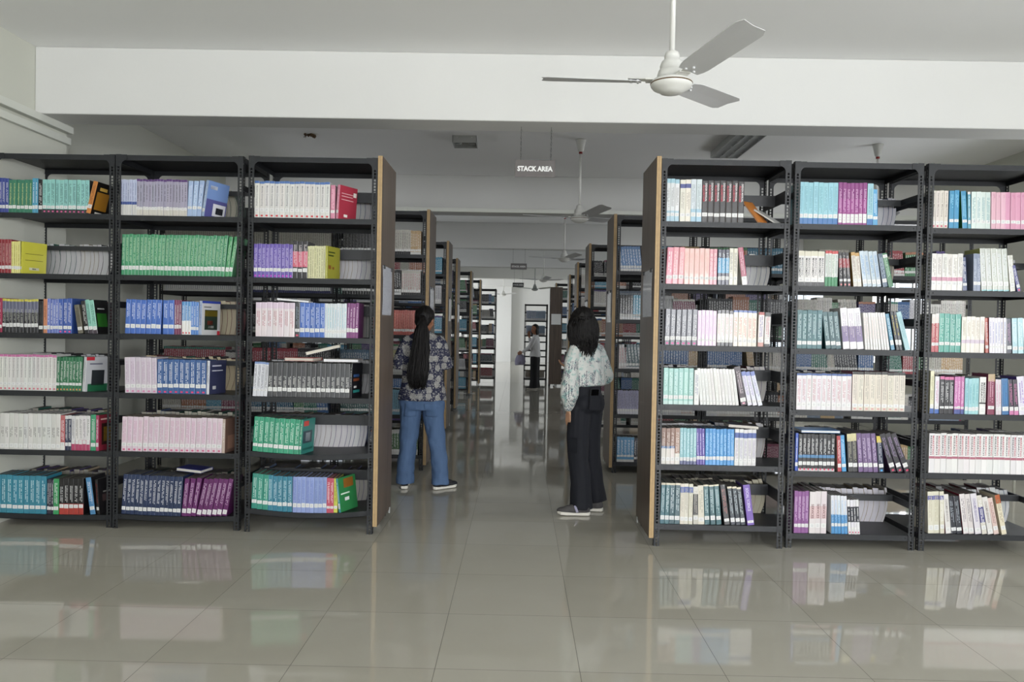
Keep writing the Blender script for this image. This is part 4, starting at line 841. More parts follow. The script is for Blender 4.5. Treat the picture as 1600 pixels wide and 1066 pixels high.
def notice(side, xface, y0, y1, z0, z1, label, simple=False):
    s = 1 if side == 'L' else -1
    e = empty('paper_notice', (xface, (y0 + y1) / 2, (z0 + z1) / 2), 0, label, 'notice')
    w2 = (y1 - y0) / 2; h2 = (z1 - z0) / 2; b = MB(); n = 8
    for i in range(n):
        za, zb = -h2 + 2 * h2 * i / n, -h2 + 2 * h2 * (i + 1) / n
        xa = s * (.002 + .003 * math.sin(i / n * 3)); xb = s * (.002 + .003 * math.sin((i + 1) / n * 3))
        b.add([(xa, -w2, za), (xa, w2, za), (xb, w2, zb), (xb, -w2, zb), (xa - s*.001, -w2, za), (xa - s*.001, w2, za), (xb - s*.001, w2, zb), (xb - s*.001, -w2, zb)], [(0, 1, 2, 3), (7, 6, 5, 4), (0, 3, 7, 4), (1, 5, 6, 2)])
    b.build('sheet', M['paper'], e)
    for yy in (-w2 + .03, w2 - .03):
        c = MB(); c.box(min(0, s * .014), max(0, s * .014), yy - .012, yy + .012, h2 - .022, h2 + .004); bevel(c.build('clip', M['dark'], e), .002)
notice('L', BAYS['L3']['X1'] + .033, 5.22, 5.58, 1.50, 1.84, 'pale printed notice clipped to the nearest end panel, left of the aisle')
notice('R', BAYS['R1']['X0'] - .033, 5.10, 5.46, 1.52, 1.84, 'pale printed notice clipped to the nearest end panel, right of the aisle')
for i, (xf, Y) in enumerate([(-.925 + .033 - .008, 7.49), (-.99 + .025, 10.2), (-1.08 + .025, 12.75), (-1.03 + .025, 15.65), (-.98 + .025, 18.4)]):
    notice('L', xf + .001, Y + .08, Y + .40, 1.50, 1.82, 'pale notice on the %s-row end panel left of the aisle' % n6[i])
for i, (xf, Y) in enumerate([(.946 - .033, 7.57), (.94 - .033, 10.2), (1.0 - .033, 13.1), (1.06 - .033, 16.1), (.92 - .033, 19.2)]):
    notice('R', xf, Y + .08, Y + .40, 1.50, 1.82, 'pale notice on the %s-row end panel right of the aisle' % n6[i])
o = MB(); o.box(.77, 1.01, 18.69, 18.702, 1.52, 1.78); tag(o.build('paper_notice', M['white']), 'pale sheet on the dark panel that faces down the aisle', 'notice')

# ------------------------------------------------------------------ ceiling fans
def blade_mesh(th=.0025):
    b = MB(); L = .46; n = 14; sec = []
    for i in range(n + 1):
        u = i / n; x = .14 + u * L; hw = .062 + .012 * u
        if u > .9: hw -= .018 * ((u - .9) / .1) ** 2
        if u < .1: hw -= .014 * (1 - u / .1)
        tw = -R_(13 - 3 * u)
        for sgn, dz in ((-1, 0), (0, .002), (1, 0)):
            for t in (0, th): sec.append((x + (.018 * u if sgn < 0 else 0), sgn * hw * math.cos(tw), sgn * hw * math.sin(tw) + dz + t))
    f = []
    for i in range(n):
        a = i * 6; c = a + 6
        f += [(a, a+2, c+2, c), (a+2, a+4, c+4, c+2), (a+1, c+1, c+3, a+3), (a+3, c+3, c+5, a+5), (a, c, c+1, a+1), (a+4, a+5, c+5, c+4)]
    f += [(0, 1, 3, 2), (2, 3, 5, 4), (n*6, n*6+2, n*6+3, n*6+1), (n*6+2, n*6+4, n*6+5, n*6+3)]
    b.add(sec, f)
    for (x, y) in ((.155, -.02), (.155, .02), (.185, 0)): b.tube([(x, y, -.006 - y*.23), (x, y, .008 - y*.23)], .006, 8)
    return b.mesh('blade')
BM_ = blade_mesh(); BM_.materials.append(M['fanblade'])
BMG = BM_.copy(); BMG.materials[0] = M['fangrey']
def fan(X, Y, zh, ang, label, grey=False, name='ceiling_fan'):
    e = empty(name, (X, Y, zh), 0, label, 'ceiling fan', 'ceiling fans over the aisle'); top = CZ - zh; K = M['fanw'] if not grey else M['fangrey']
    b = MB(); b.lathe([(.015, -.050), (.050, -.047), (.056, -.041), (.084, -.028), (.094, -.016), (.096, -.004), (.093, .006), (.082, .014), (.06, .02), (.02, .022)], n=40); b.build('motor_housing', K, e, smooth=True)
    b = MB(); b.lathe([(.0955, -.008), (.0975, -.005), (.0955, -.002)], n=40); b.build('pinstripe', M['debris'], e)
    b = MB(); b.lathe([(.062, .02), (.066, .035), (.060, .055), (.052, .062), (.055, .075), (.046, .098), (.034, .108), (.036, .12), (.03, .138), (.018, .145)], n=32); b.build('upper_canopy', K, e, smooth=True)
    b = MB(); b.lathe([(.0125, .13), (.0125, top - .06)], n=16); b.build('down_rod', K, e, smooth=True)
    b = MB(); b.lathe([(.018, top - .13), (.03, top - .12), (.042, top - .06), (.055, top - .01), (.058, top - .001)], n=28); b.build('ceiling_canopy', K, e, smooth=True)
    b = MB(); b.lathe([(.0165, top - .150), (.019, top - .145), (.019, top - .13), (.0165, top - .128)], n=16); b.build('collar', M['red'], e)
    for k in range(3):
        a = R_(ang + 120 * k)
        o = link('blade', BMG if grey else BM_, e); o.rotation_euler = (0, -R_(4), a)
        b = MB(); b.box(.085, .2, -.022, .022, .0085, .0125); b.box(.085, .12, -.03, .03, .004, .0125); q = bevel(b.build('blade_bracket', K, o), .003)
    return e
fan(.68, 3.55, 2.575, 50, 'nearest white three-blade ceiling fan, hanging in front of the first beam')
fan(.61, 8.1, 2.60, 52, 'white ceiling fan between the first and second beams')
fan(.73, 12.9, 2.60, 50, 'white ceiling fan between the second and third beams')
fan(.54, 18.0, 2.56, 40, 'white ceiling fan just past the third beam')
fan(.42, 22.3, 2.56, 82, 'dark-looking ceiling fan in the fifth ceiling bay', True)
fan(-.58, 26.3, 2.56, 75, 'farthest small ceiling fan, left of the dark one')
fan(3.74, 8.1, 2.60, 20, 'ceiling fan hidden behind the racks, only its cup and rod showing right')

# ceiling lights
b = MB(); X0, _ = unproj(704, 216, 7.55); X1, _ = unproj(744, 216, 7.55); e = empty('ceiling_light', ((X0 + X1) / 2, 7.0, CZ), 0, 'small square aluminium ceiling light left of the hanging sign', 'ceiling light'); hw = (X1 - X0) / 2
b.box(-hw, hw, 0, .005, -.075, 0); b.box(-hw, hw, .255, .26, -.075, 0); b.box(-hw, -hw + .005, 0, .26, -.075, 0); b.box(hw - .005, hw, 0, .26, -.075, 0); b.build('housing', M['alu'], e)
b = MB(); b.box(-hw + .006, hw - .006, .006, .254, -.012, -.001); b.build('reflector', mat('dull_reflector', '#6b6c6a', .4, metal=.6), e)
for sx in (-.07, .07): b = MB(); b.lathe([(.03, -.06), (.035, -.045), (.02, -.013)], cx=sx, cy=.13, n=16); b.build('lamp', M['fangrey'], e, smooth=True)
for sx in (-.6, .6): b = MB(); b.tube([(hw * sx, -.004, -.02), (hw * sx, .001, -.02)], .006, 8); b.build('screw', M['chrome'], e)
e.location.y = 8.0; e.location.x = (unproj(704, 216, 7.85)[0] + unproj(744, 216, 7.85)[0]) / 2
e = empty('fluorescent_fitting', (2.24, 7.2, CZ), 0, 'long mirrored louvre ceiling light over the right racks', 'ceiling light')
b = MB(); b.box(-.15, -.142, 0, 1.35, -.07, 0); b.box(.142, .15, 0, 1.35, -.07, 0); b.box(-.15, .15, 0, .008, -.07, 0); b.box(-.15, .15, 1.342, 1.35, -.07, 0); b.build('housing', M['alu'], e)
b = MB(); b.box(-.14, .14, .01, 1.34, -.012, -.002); b.build('reflector', M['chrome'], e)
b = MB()
for i in range(17): y = .05 + i * .077; b.box(-.14, .14, y, y + .004, -.066, -.02)
for x in (-.045, .045): b.box(x - .003, x + .003, .01, 1.34, -.066, -.02)
b.build('louvre', M['chrome'], e)
for x in (-.09, 0, .09): b = MB(); b.tube([(x, .03, -.035), (x, 1.32, -.035)], .012, 12); b.build('tube', M['white'], e, smooth=True)
# brown broken hook cover on the ceiling
b = MB(); X, _ = unproj(486, 211, 8.1)
for i in range(9): x = X + random.uniform(-.05, .05); y = 8.05 + random.uniform(-.04, .04); r = random.uniform(.008, .02); b.lathe([(r * .4, CZ - r * 1.8), (r, CZ - r), (r * .7, CZ)], cx=x, cy=y, n=7)
for i in range(4): b.tube([(X + random.uniform(-.04, .04), 8.05, CZ - .002), (X + random.uniform(-.07, .07), 8.05 + random.uniform(-.04, .04), CZ - .035)], .003, 5)
tag(b.build('nest_remnant', M['debris']), 'small brown clump stuck to the ceiling above the racks left of the aisle', 'debris')

# hanging signs
def sign(px, py, Y, wpx, hpx, label, dark=False, chain_to=BZ):
    X, Z = unproj(px, py, Y); w2 = wpx / 2 * Y / F_PX; h2 = hpx / 2 * Y / F_PX
    e = empty('hanging_sign', (X, Y, Z), 0, label, 'sign')
    b = MB(); b.box(-w2, w2, 0, .006, -h2, h2); bevel(b.build('board', M['signd'] if dark else M['signb'], e), .0015)
    v, f = text_geo('STACK AREA', .046); k = MB(); k.add([(x * w2 * 1.76, -.0015, y * h2 * .62 - .02 * h2) for x, y in v], f); k.build('lettering', M['white'], e)
    for s in (-.72, .78):
        c = MB(); n = int((chain_to - Z - h2) / .022)
        for i in range(n):
            z = h2 + (i + .5) * (chain_to - Z - h2) / n; pts = []
            hl = (chain_to - Z - h2) / n * .62
            for q in range(7): a = q / 6 * 2 * math.pi; pts.append((s * w2 + (.0035 * math.cos(a) if i % 2 else 0), .003 + (0 if i % 2 else .0035 * math.cos(a)), z + hl * math.sin(a)))
            c.tube(pts, .0011, 4)
        c.build('chain', M['steel'], e)
sign(836, 263.5, 5.75, 62.5, 26.5, 'nearest grey-brown STACK AREA sign hanging from the first beam')
sign(810.5, 416.5, 14.65, 25, 9.5, 'second STACK AREA sign, hanging from the third beam')
sign(809.7, 445.3, 19.15, 17.5, 7, 'farthest dark STACK AREA sign, hanging from the fourth beam', True)

# low stand with pale legs behind the rightmost rack
e = empty('low_stand', (4.18, 6.9, 0), 0, 'low stand with pale legs, seen below the rightmost rack shelves', 'stand')
b = MB(); b.box(0, .5, 0, .35, .44, .46); bevel(b.build('top', M['signb'], e), .003)
for x in (.02, .17, .33, .48):
    b = MB(); b.tube([(x, .03, 0), (x, .03, .44)], .012, 10); b.build('leg', M['legs'], e, smooth=True)

# ------------------------------------------------------------------ people
def tcurve(pts, n):  # smooth sampling
    out = []; K = len(pts) - 1
    for i in range(n + 1):
        u = i / n * K; k = min(int(u), K - 1); f = u - k
        g = lambda j: Vector(pts[max(0, min(K, j))])
        a, b_, c, d = g(k-1), g(k), g(k+1), g(k+2)
        out.append(.5 * ((2*b_) + (c-a)*f + (2*a-5*b_+4*c-d)*f*f + (3*b_-a-3*c+d)*f**3))
    return out
def ell(mb, c, r, rot=None, n=20):
    v = []; f = []; R = Matrix.Rotation(0, 3, 'X') if rot is None else rot
    m = n // 2
    for i in range(1, m):
        ph = math.pi * i / m
        for j in range(n): th = 2*math.pi*j/n; v.append(Vector(c) + R @ Vector((r[0]*math.sin(ph)*math.cos(th), r[1]*math.sin(ph)*math.sin(th), r[2]*math.cos(ph))))
    v.append(Vector(c) + R @ Vector((0, 0, r[2]))); v.append(Vector(c) + R @ Vector((0, 0, -r[2])))
    for i in range(m - 2):
        for j in range(n): k = (j+1) % n; f.append((i*n+j, (i+1)*n+j, (i+1)*n+k, i*n+k))
    t = (m-1)*n
    for j in range(n): k = (j+1) % n; f.append((t, j, k)); f.append((t+1, (m-2)*n+k, (m-2)*n+j))
    mb.add(v, f)
def limb(mb, pts, rads, n=16, flat=False):
    P = [Vector(p) for p in pts]
    for i in range(len(P) - 1): mb.tube([P[i], P[i+1]], [rads[i], rads[i+1]], n)
    for p, r in list(zip(P, rads))[:len(P) - (1 if flat else 0)]: ell(mb, p, (r, r, r), n=12)
def loft(mb, rings, n=32):
    """rings: (cx, cy, z, rx, ry)"""
    v = []; f = []
    for (cx, cy, z, rx, ry) in rings:
        for i in range(n): a = 2*math.pi*i/n; v.append((cx + rx*math.cos(a), cy + ry*math.sin(a), z))
    for k in range(len(rings)-1):
        for i in range(n): j = (i+1) % n; f.append((k*n+i, k*n+j, (k+1)*n+j, (k+1)*n+i))
    f.append(tuple(range(n))[::-1]); f.append(tuple((len(rings)-1)*n+i for i in range(n))); mb.add(v, f)
def blob(mb, name, m, parent, voxel=.008, smooth=6, disp=0, dscale=9, seed=0, stretch=(1, 1, .4)):
    me = mb.mesh('tmp'); o = bpy.data.objects.new('tmp', me); COL.objects.link(o)
    r = o.modifiers.new('r', 'REMESH'); r.mode = 'VOXEL'; r.voxel_size = voxel
    s = o.modifiers.new('s', 'SMOOTH'); s.iterations = smooth; s.factor = .5
    dg = bpy.context.evaluated_depsgraph_get(); out = bpy.data.meshes.new_from_object(o.evaluated_get(dg)); bpy.data.objects.remove(o)
    if disp:
        for v in out.vertices:
            p = Vector((v.co.x * stretch[0], v.co.y * stretch[1], v.co.z * stretch[2])) * dscale + Vector((seed, seed * 1.7, 0))
            v.co += v.normal * disp * (noise.noise(p) + .45 * noise.noise(p * 2.3)) * 1.5
    out.name = name; out.polygons.foreach_set('use_smooth', [True] * len(out.polygons))
    return link(name, out, parent, [m])
def skin_mat(nm, c):
    m = mat(nm, c, .5, var=.06, vscale=20); m.node_tree.nodes['Principled BSDF'].inputs['Subsurface Weight'].default_value = .1; return m
M['skin'] = skin_mat('warm_skin', '#9a6b4f'); M['skin2'] = skin_mat('light_brown_skin', '#b98d70')
M['hair'] = mat('black_hair', '#0d0a09', .55, spec=.3, var=.3, vscale=60)
M['denim'] = mat('faded_blue_denim', '#4b6487', .8, bump=.5, bscale=220, var=.2, vscale=5)
M['navy'] = mat('dark_navy_twill', '#0e111b', .8, bump=.3, bscale=200, var=.15, vscale=8)
M['blk'] = mat('black_trouser_cloth', '#0e0e12', .8)
M['whtop'] = mat('white_knit', '#d2d2d2', .8, bump=.3, bscale=120)
M['sole'] = mat('white_rubber', '#e4e0d6', .5); M['shoe'] = mat('grey_knit_upper', '#4c4a4a', .8, bump=.4, bscale=250); M['shoeb'] = mat('black_mesh_upper', '#1c1c20', .7)
M['bag'] = mat('lilac_cloth', '#a7a3bb', .8); M['lip'] = mat('lip_tone', '#6e3a33', .5); M['eyew'] = mat('eye_white', '#d8d4cc', .3)
def floral():
    m = mat('navy_floral_print', '#1b2040', .75); N = m.node_tree.nodes; L = m.node_tree.links; b = N['Principled BSDF']
    def mth(op, a, bb=None, c=None):
        n = N.new('ShaderNodeMath'); n.operation = op
        for i, v in enumerate((a, bb, c)):
            if v is None: continue
            if isinstance(v, (int, float)): n.inputs[i].default_value = v
            else: L.new(v, n.inputs[i])
        return n.outputs[0]
    tc = N.new('ShaderNodeTexCoord'); s = N.new('ShaderNodeSeparateXYZ'); L.new(tc.outputs['Object'], s.inputs[0])
    cb = N.new('ShaderNodeCombineXYZ'); L.new(mth('ADD', s.outputs[0], mth('MULTIPLY', s.outputs[1], .6)), cb.inputs[0]); L.new(s.outputs[2], cb.inputs[1])
    def rosette(scale, rad, petals, off):
        ad = N.new('ShaderNodeVectorMath'); ad.operation = 'MULTIPLY_ADD'; L.new(cb.outputs[0], ad.inputs[0]); ad.inputs[1].default_value = (scale,)*3; ad.inputs[2].default_value = (off, off*.7, 0)
        v = N.new('ShaderNodeTexVoronoi'); v.voronoi_dimensions = '2D'; v.inputs['Scale'].default_value = 1; v.inputs['Randomness'].default_value = .62; L.new(ad.outputs[0], v.inputs['Vector'])
        d = N.new('ShaderNodeVectorMath'); d.operation = 'SUBTRACT'; L.new(ad.outputs[0], d.inputs[0]); L.new(v.outputs['Position'], d.inputs[1])
        q = N.new('ShaderNodeSeparateXYZ'); L.new(d.outputs[0], q.inputs[0])
        th = mth('ARCTAN2', q.outputs[1], q.outputs[0]); r = v.outputs['Distance']
        edge = mth('MULTIPLY_ADD', mth('ABSOLUTE', mth('COSINE', mth('MULTIPLY', th, petals / 2))), rad * .22, rad * .78)
        inside = mth('LESS_THAN', r, edge)
        ring = mth('GREATER_THAN', mth('SINE', mth('ADD', mth('MULTIPLY', r, 60), mth('MULTIPLY', mth('COSINE', mth('MULTIPLY', th, petals)), 1.4))), -.15)
        return mth('MULTIPLY', inside, ring)
    big = rosette(11.2, .34, 10, 3.2); sm = rosette(29, .22, 6, 9.1)
    w_ = N.new('ShaderNodeTexNoise'); w_.inputs['Scale'].default_value = 32; w_.inputs['Detail'].default_value = 1; L.new(cb.outputs[0], w_.inputs['Vector'])
    vine = mth('LESS_THAN', mth('ABSOLUTE', mth('SUBTRACT', w_.outputs[0], .5)), .007)
    allm = mth('MAXIMUM', big, mth('MAXIMUM', mth('MULTIPLY', sm, .9), vine))
    mx = N.new('ShaderNodeMix'); mx.data_type = 'RGBA'; mx.inputs[6].default_value = (*srgb('#1a1e3c'), 1); mx.inputs[7].default_value = (*srgb('#b5b3ab'), 1)
    L.new(allm, mx.inputs[0]); L.new(mx.outputs[2], b.inputs['Base Color']); return m
M['floral'] = floral()
def speckle():
    m = mat('white_teal_print', '#d5dad6', .75); N = m.node_tree.nodes; L = m.node_tree.links; b = N['Principled BSDF']; tc = N.new('ShaderNodeTexCoord')
    n = N.new('ShaderNodeTexNoise'); n.inputs['Scale'].default_value = 34; n.inputs['Detail'].default_value = 4; L.new(tc.outputs['Object'], n.inputs['Vector'])
    r = N.new('ShaderNodeValToRGB'); r.color_ramp.elements[0].position = .50; r.color_ramp.elements[1].position = .64
    r.color_ramp.elements[0].color = (*srgb('#d2d4d0'), 1); r.color_ramp.elements[1].color = (*srgb('#9dbdb8'), 1); L.new(n.outputs[0], r.inputs[0])
    v = N.new('ShaderNodeTexVoronoi'); v.inputs['Scale'].default_value = 75; v.inputs['Randomness'].default_value = .35; mp = N.new('ShaderNodeMapping'); mp.inputs['Scale'].default_value = (1, .8, 1.7)
    L.new(tc.outputs['Object'], mp.inputs[0]); L.new(mp.outputs[0], v.inputs['Vector'])
    lt = N.new('ShaderNodeMath'); lt.operation = 'LESS_THAN'; L.new(v.outputs['Distance'], lt.inputs[0]); lt.inputs[1].default_value = .40
    n2 = N.new('ShaderNodeTexNoise'); n2.inputs['Scale'].default_value = 13; L.new(tc.outputs['Object'], n2.inputs['Vector'])
    gt = N.new('ShaderNodeMath'); gt.operation = 'GREATER_THAN'; L.new(n2.outputs[0], gt.inputs[0]); gt.inputs[1].default_value = .50
    mu = N.new('ShaderNodeMath'); mu.operation = 'MULTIPLY'; L.new(lt.outputs[0], mu.inputs[0]); L.new(gt.outputs[0], mu.inputs[1])
    mx = N.new('ShaderNodeMix'); mx.data_type = 'RGBA'; L.new(mu.outputs[0], mx.inputs[0]); L.new(r.outputs[0], mx.inputs[6]); mx.inputs[7].default_value = (*srgb('#343a55'), 1)
    L.new(mx.outputs[2], b.inputs['Base Color']); return m
M['speck'] = speckle()

def head_geo(mb, c, R):
    """skull, jaw, nose and ears around centre c; R turns the head, face towards local +y"""
    c = Vector(c); q = lambda x, y, z: c + R @ Vector((x, y, z))
    ell(mb, q(0, -.012, .015), (.073, .088, .092), R); ell(mb, q(0, .028, -.045), (.052, .055, .06), R); ell(mb, q(0, .062, -.082), (.022, .018, .016), R)
    ell(mb, q(0, .085, -.018), (.010, .014, .020), R); ell(mb, q(0, .092, -.030), (.014, .010, .009), R); ell(mb, q(0, .074, -.058), (.022, .010, .010), R)
    for s in (-1, 1):
        ell(mb, q(s * .074, -.005, -.012), (.008, .016, .028), R); ell(mb, q(s * .035, .052, -.028), (.022, .02, .022), R)
def face_bits(parent, c, R):
    c = Vector(c); q = lambda x, y, z: c + R @ Vector((x, y, z))
    for s in (-1, 1):
        b = MB(); ell(b, q(s * .030, .0735, .004), (.013, .007, .007), R, 12); b.build('eye', M['eyew'], parent, smooth=True)
        b = MB(); ell(b, q(s * .030, .0795, .004), (.0055, .003, .0055), R, 10); b.build('iris', M['dark'], parent, smooth=True)
        b = MB(); b.tube([q(s * .014, .083, .022), q(s * .030, .083, .027), q(s * .046, .074, .021)], .0028, 6); b.build('eyebrow', M['hair'], parent, smooth=True)
    b = MB(); ell(b, q(0, .084, -.056), (.021, .005, .004), R, 12); ell(b, q(0, .083, -.063), (.018, .006, .005), R, 12); b.build('lips', M['lip'], parent, smooth=True)
def hand(mb, wrist, dirv, palm, side, curl=.5, L=1.0, thumb=1):
    """palm box of capsules then five fingers. dirv: along hand, palm: palm normal, side: towards thumb"""
    w0 = Vector(wrist); d = Vector(dirv).normalized(); s = Vector(side).normalized(); p = Vector(palm).normalized()
    for k, u in enumerate((-.024, -.008, .008, .024)):
        limb(mb, [w0 + s*u*.6, w0 + d*.078*L + s*u*1.15], [.0135, .0115], 10)
    for k, (u, ln) in enumerate(((.030, .068), (.010, .076), (-.010, .070), (-.029, .055))):
        a = w0 + d*.080*L + s*u; c1 = curl * .5; c2 = curl * 1.2
        d1 = (d*math.cos(c1) + p*math.sin(c1)).normalized(); d2 = (d*math.cos(c2) + p*math.sin(c2)).normalized(); d3 = (d*math.cos(c2*1.5) + p*math.sin(c2*1.5)).normalized()
        b1 = a + d1*ln*.45; b2 = b1 + d2*ln*.32; b3 = b2 + d3*ln*.23
        limb(mb, [a, b1, b2, b3], [.0085, .008, .0072, .006], 10)
    t0 = w0 + d*.018 + s*.022*thumb; t1 = t0 + (d*.7 + s*.65*thumb + p*.35).normalized()*.040; t2 = t1 + (d*.95 + s*.1*thumb + p*.45).normalized()*.032
    limb(mb, [t0, t1, t2], [.012, .0095, .0075], 10)
def strands(parent, name, n, fn, seed=1, r=.0035, k=5):
    rnd = random.Random(seed); mb = MB()
    for i in range(n): pts = fn(rnd, i, n); mb.tube(tcurve(pts, 14), [r * (1 - .75 * (j / 14) ** 2) for j in range(15)], k)
    return mb.build(name, M['hair'], parent, smooth=True)
def shoe(parent, c, ang, L, upper, dz=0, strap=None):
    """c: heel ground point; ang: heading (0 = +y, ccw)"""
    T = Matrix.Translation(c) @ Matrix.Rotation(ang, 4, 'Z')
    e = bpy.data.objects.new('shoe', None); COL.objects.link(e); e.parent = parent; e.matrix_local = T
    out = [(-.030, .012), (-.036, .05), (-.034, .12), (-.046, .18), (-.044, .225), (-.02, L - .005), (.0, L), (.026, L - .012), (.042, .215), (.044, .17), (.034, .11), (.034, .05), (.028, .012), (0, 0)]
    b = MB(); n = len(out); H0 = [0.004 + .02 * max(0, (y - .2) / .06) ** 2 * .6 for x, y in out]
    v = [(x * .95, y, h) for (x, y), h in zip(out, H0)] + [(x * 1.05, y, .030 - .006 * math.sin(min(1, y / .2) * math.pi)) for (x, y) in out]
    b.add(v, [tuple(range(n)), tuple(range(2*n-1, n-1, -1))] + [(i, i + n, (i+1) % n + n, (i+1) % n) for i in range(n)]); o = b.build('sole', M['sole'], e); bevel(o, .003)
    b = MB(); ell(b, (0, .045, .05), (.034, .045, .042)); ell(b, (0, .13, .045), (.036, .085, .036)); ell(b, (0, .20, .034), (.040, .06, .026)); ell(b, (0, .04, .085), (.03, .036, .02))
    blob(b, 'upper', upper, e, .006, 4)
    if strap: b = MB(); b.tube([(-.042, .1, .03), (-.034, .115, .066), (0, .12, .083), (.034, .115, .066), (.042, .1, .03)], .010, 8); b.build('strap', strap, e, smooth=True)
    return e

# --- woman with long ponytail, patterned blouse and jeans
P1 = empty('person', (-.842, 6.66, 0), 0, 'person with very long black ponytail, navy floral blouse and blue jeans, seen from behind', 'person')
b = MB(); RH = Matrix.Rotation(R_(-22), 3, 'Z') @ Matrix.Rotation(R_(-12), 3, 'X')
head_geo(b, (.012, .035, 1.485), RH)
limb(b, [(0, .01, 1.42), (0, 0, 1.33)], [.05, .058])
loft(b, [(0, 0, .80, .15, .1), (0, 0, .95, .13, .09), (0, 0, 1.2, .14, .09), (0, 0, 1.30, .10, .055), (0, 0, 1.37, .045, .045)])
for s in (-1, 1):
    limb(b, [(s*.140, 0, 1.27), (s*.202, .03, 1.08), (s*.12, .24, 1.10)], [.036, .036, .024]); hand(b, (s*.115, .25, 1.103), (-s*.3, .9, .15), (-s*.5, 0, .8), (-s*.5, .1, .9), .8)
    limb(b, [(s*.09, 0, .84), (s*.105, 0, .45), ({-1: -.135, 1: .162}[s], -.01, .09)], [.075, .045, .034])
body = blob(b, 'body', M['skin'], P1, .006, 3); face_bits(body, (.012, .035, 1.485), RH)
b = MB(); loft(b, [(0, -.01, .780, .214, .152), (0, -.01, .84, .206, .145), (0, 0, .95, .184, .118), (0, 0, 1.06, .174, .112), (0, -.005, 1.18, .180, .115), (0, 0, 1.28, .178, .10), (0, .003, 1.335, .140, .078), (0, .005, 1.385, .062, .062)])
for s in (-1, 1): limb(b, [(s*.132, 0, 1.292), (s*.168, .005, 1.22), (s*.200, .02, 1.12), (s*.208, .035, 1.06)], [.060, .060, .060, .062], flat=True)
blob(b, 'blouse', M['floral'], P1, .007, 4, .008, 10, 3)
b = MB()
loft(b, [(0, 0, .70, .175, .125), (0, 0, .76, .186, .13), (0, 0, .84, .17, .115), (0, 0, .9, .15, .1)])
for s in (-1, 1):
    ax = {-1: -.135, 1: .165}[s]
    limb(b, [(s*.098, -.005, .76), (s*.105, 0, .60), ((s*.105+ax)/2, 0, .40), (ax, -.005, .20), (ax, -.01, .045)], [.100, .090, .077, .074, .080], flat=True)
    ell(b, (s*.085, -.035, .76), (.088, .085, .09))
JE = blob(b, 'jeans', M['denim'], P1, .007, 4, .010, 9, 7, (1, 1, .8))
for s in (-1, 1):
    k = MB(); n_ = 10
    for a_ in range(n_):
        for c_ in range(n_):
            P_ = lambda u, v: (s*.088 + (u / n_ - .5) * .105 + s * (v / n_ - .5) * -.012, -.30, .70 + (v / n_ - .5) * .12 * (1 - .12 * abs(u / n_ - .5) * (1 - v / n_)))
            k.quad(P_(a_, c_), P_(a_+1, c_), P_(a_+1, c_+1), P_(a_, c_+1))
    o = k.build('back_pocket', M['denim'], P1, smooth=True); w_ = o.modifiers.new('w', 'WELD'); sw = o.modifiers.new('fit', 'SHRINKWRAP'); sw.target = JE; sw.wrap_method = 'PROJECT'; sw.use_project_y = True; sw.use_negative_direction = True; sw.use_positive_direction = True; sw.offset = .003
    so_ = o.modifiers.new('thick', 'SOLIDIFY'); so_.thickness = .0015
shoe(P1, (-.135, -.06, 0), R_(8), .25, M['shoeb']); shoe(P1, (.115, -.055, 0), R_(-48), .25, M['shoeb'])
b = MB(); ell(b, Vector((.012, .035, 1.485)) + RH @ Vector((0, -.024, .028)), (.085, .092, .096), RH); ell(b, Vector((.012, .035, 1.485)) + RH @ Vector((0, -.05, -.03)), (.07, .055, .06), RH)
hair = blob(b, 'hair', M['hair'], P1, .006, 3, .003, 30, 2, (3, 1, 1))
def pony(rnd, i, n):
    a = rnd.uniform(0, 2*math.pi); r = math.sqrt(rnd.random()); ln = rnd.uniform(.0, .09)
    cx, cy = math.cos(a)*r, math.sin(a)*r; w = lambda: rnd.uniform(-.013, .013)
    return [(.0+cx*.018, -.062+cy*.018, 1.515), (-.002+cx*.032, -.105+cy*.02, 1.47), (-.004+cx*.058+w(), -.125+cy*.025, 1.36), (-.010+cx*.075+w(), -.145+cy*.03, 1.22), (-.018+cx*.082+w(), -.155+cy*.03, 1.08), (-.026+cx*.086+w(), -.16+cy*.03, .96+ln*.5), (-.028+cx*.066+w()*2, -.16+cy*.028, .88+ln)]
strands(P1, 'ponytail', 420, pony, 3, .0048)
b = MB(); b.tube([(.022*math.cos(q/12*2*math.pi), -.07, 1.51+.02*math.sin(q/12*2*math.pi)) for q in range(13)], .007, 8); b.build('hair_tie', M['dark'], P1, smooth=True)

# --- woman in white-teal blouse and navy trousers
P2 = empty('person', (.525, 5.93, 0), R_(42), 'person with shoulder-length black hair, white and teal blouse and dark navy trousers', 'person')
b = MB(); RH2 = Matrix.Rotation(R_(-26), 3, 'Z') @ Matrix.Rotation(R_(-6), 3, 'X'); HC = (-.03, .03, 1.475)
head_geo(b, HC, RH2); limb(b, [(-.02, .01, 1.41), (-.01, 0, 1.32)], [.047, .055])
loft(b, [(0, 0, .85, .13, .09), (0, 0, 1.0, .11, .08), (0, 0, 1.2, .12, .08), (0, 0, 1.28, .09, .05), (0, 0, 1.36, .045, .045)])
limb(b, [(-.125, 0, 1.25), (-.185, -.01, 1.02), (-.150, .03, .80)], [.038, .034, .023]); hand(b, (-.148, .032, .795), (.02, .08, -1), (.9, .3, 0), (.2, 1, 0), .75)
limb(b, [(.125, 0, 1.25), (.20, -.02, 1.05), (.10, .20, 1.10)], [.038, .034, .023]); hand(b, (.09, .21, 1.105), (-.5, .8, .2), (0, 0, 1), (-.7, -.5, .2), .6)
limb(b, [(-.07, 0, .84), (-.073, 0, .45), (-.060, -.035, .08)], [.075, .05, .034]); limb(b, [(.07, 0, .84), (.085, .01, .45), (.128, -.03, .08)], [.075, .05, .034])
body = blob(b, 'body', M['skin2'], P2, .005, 3); face_bits(body, HC, RH2)
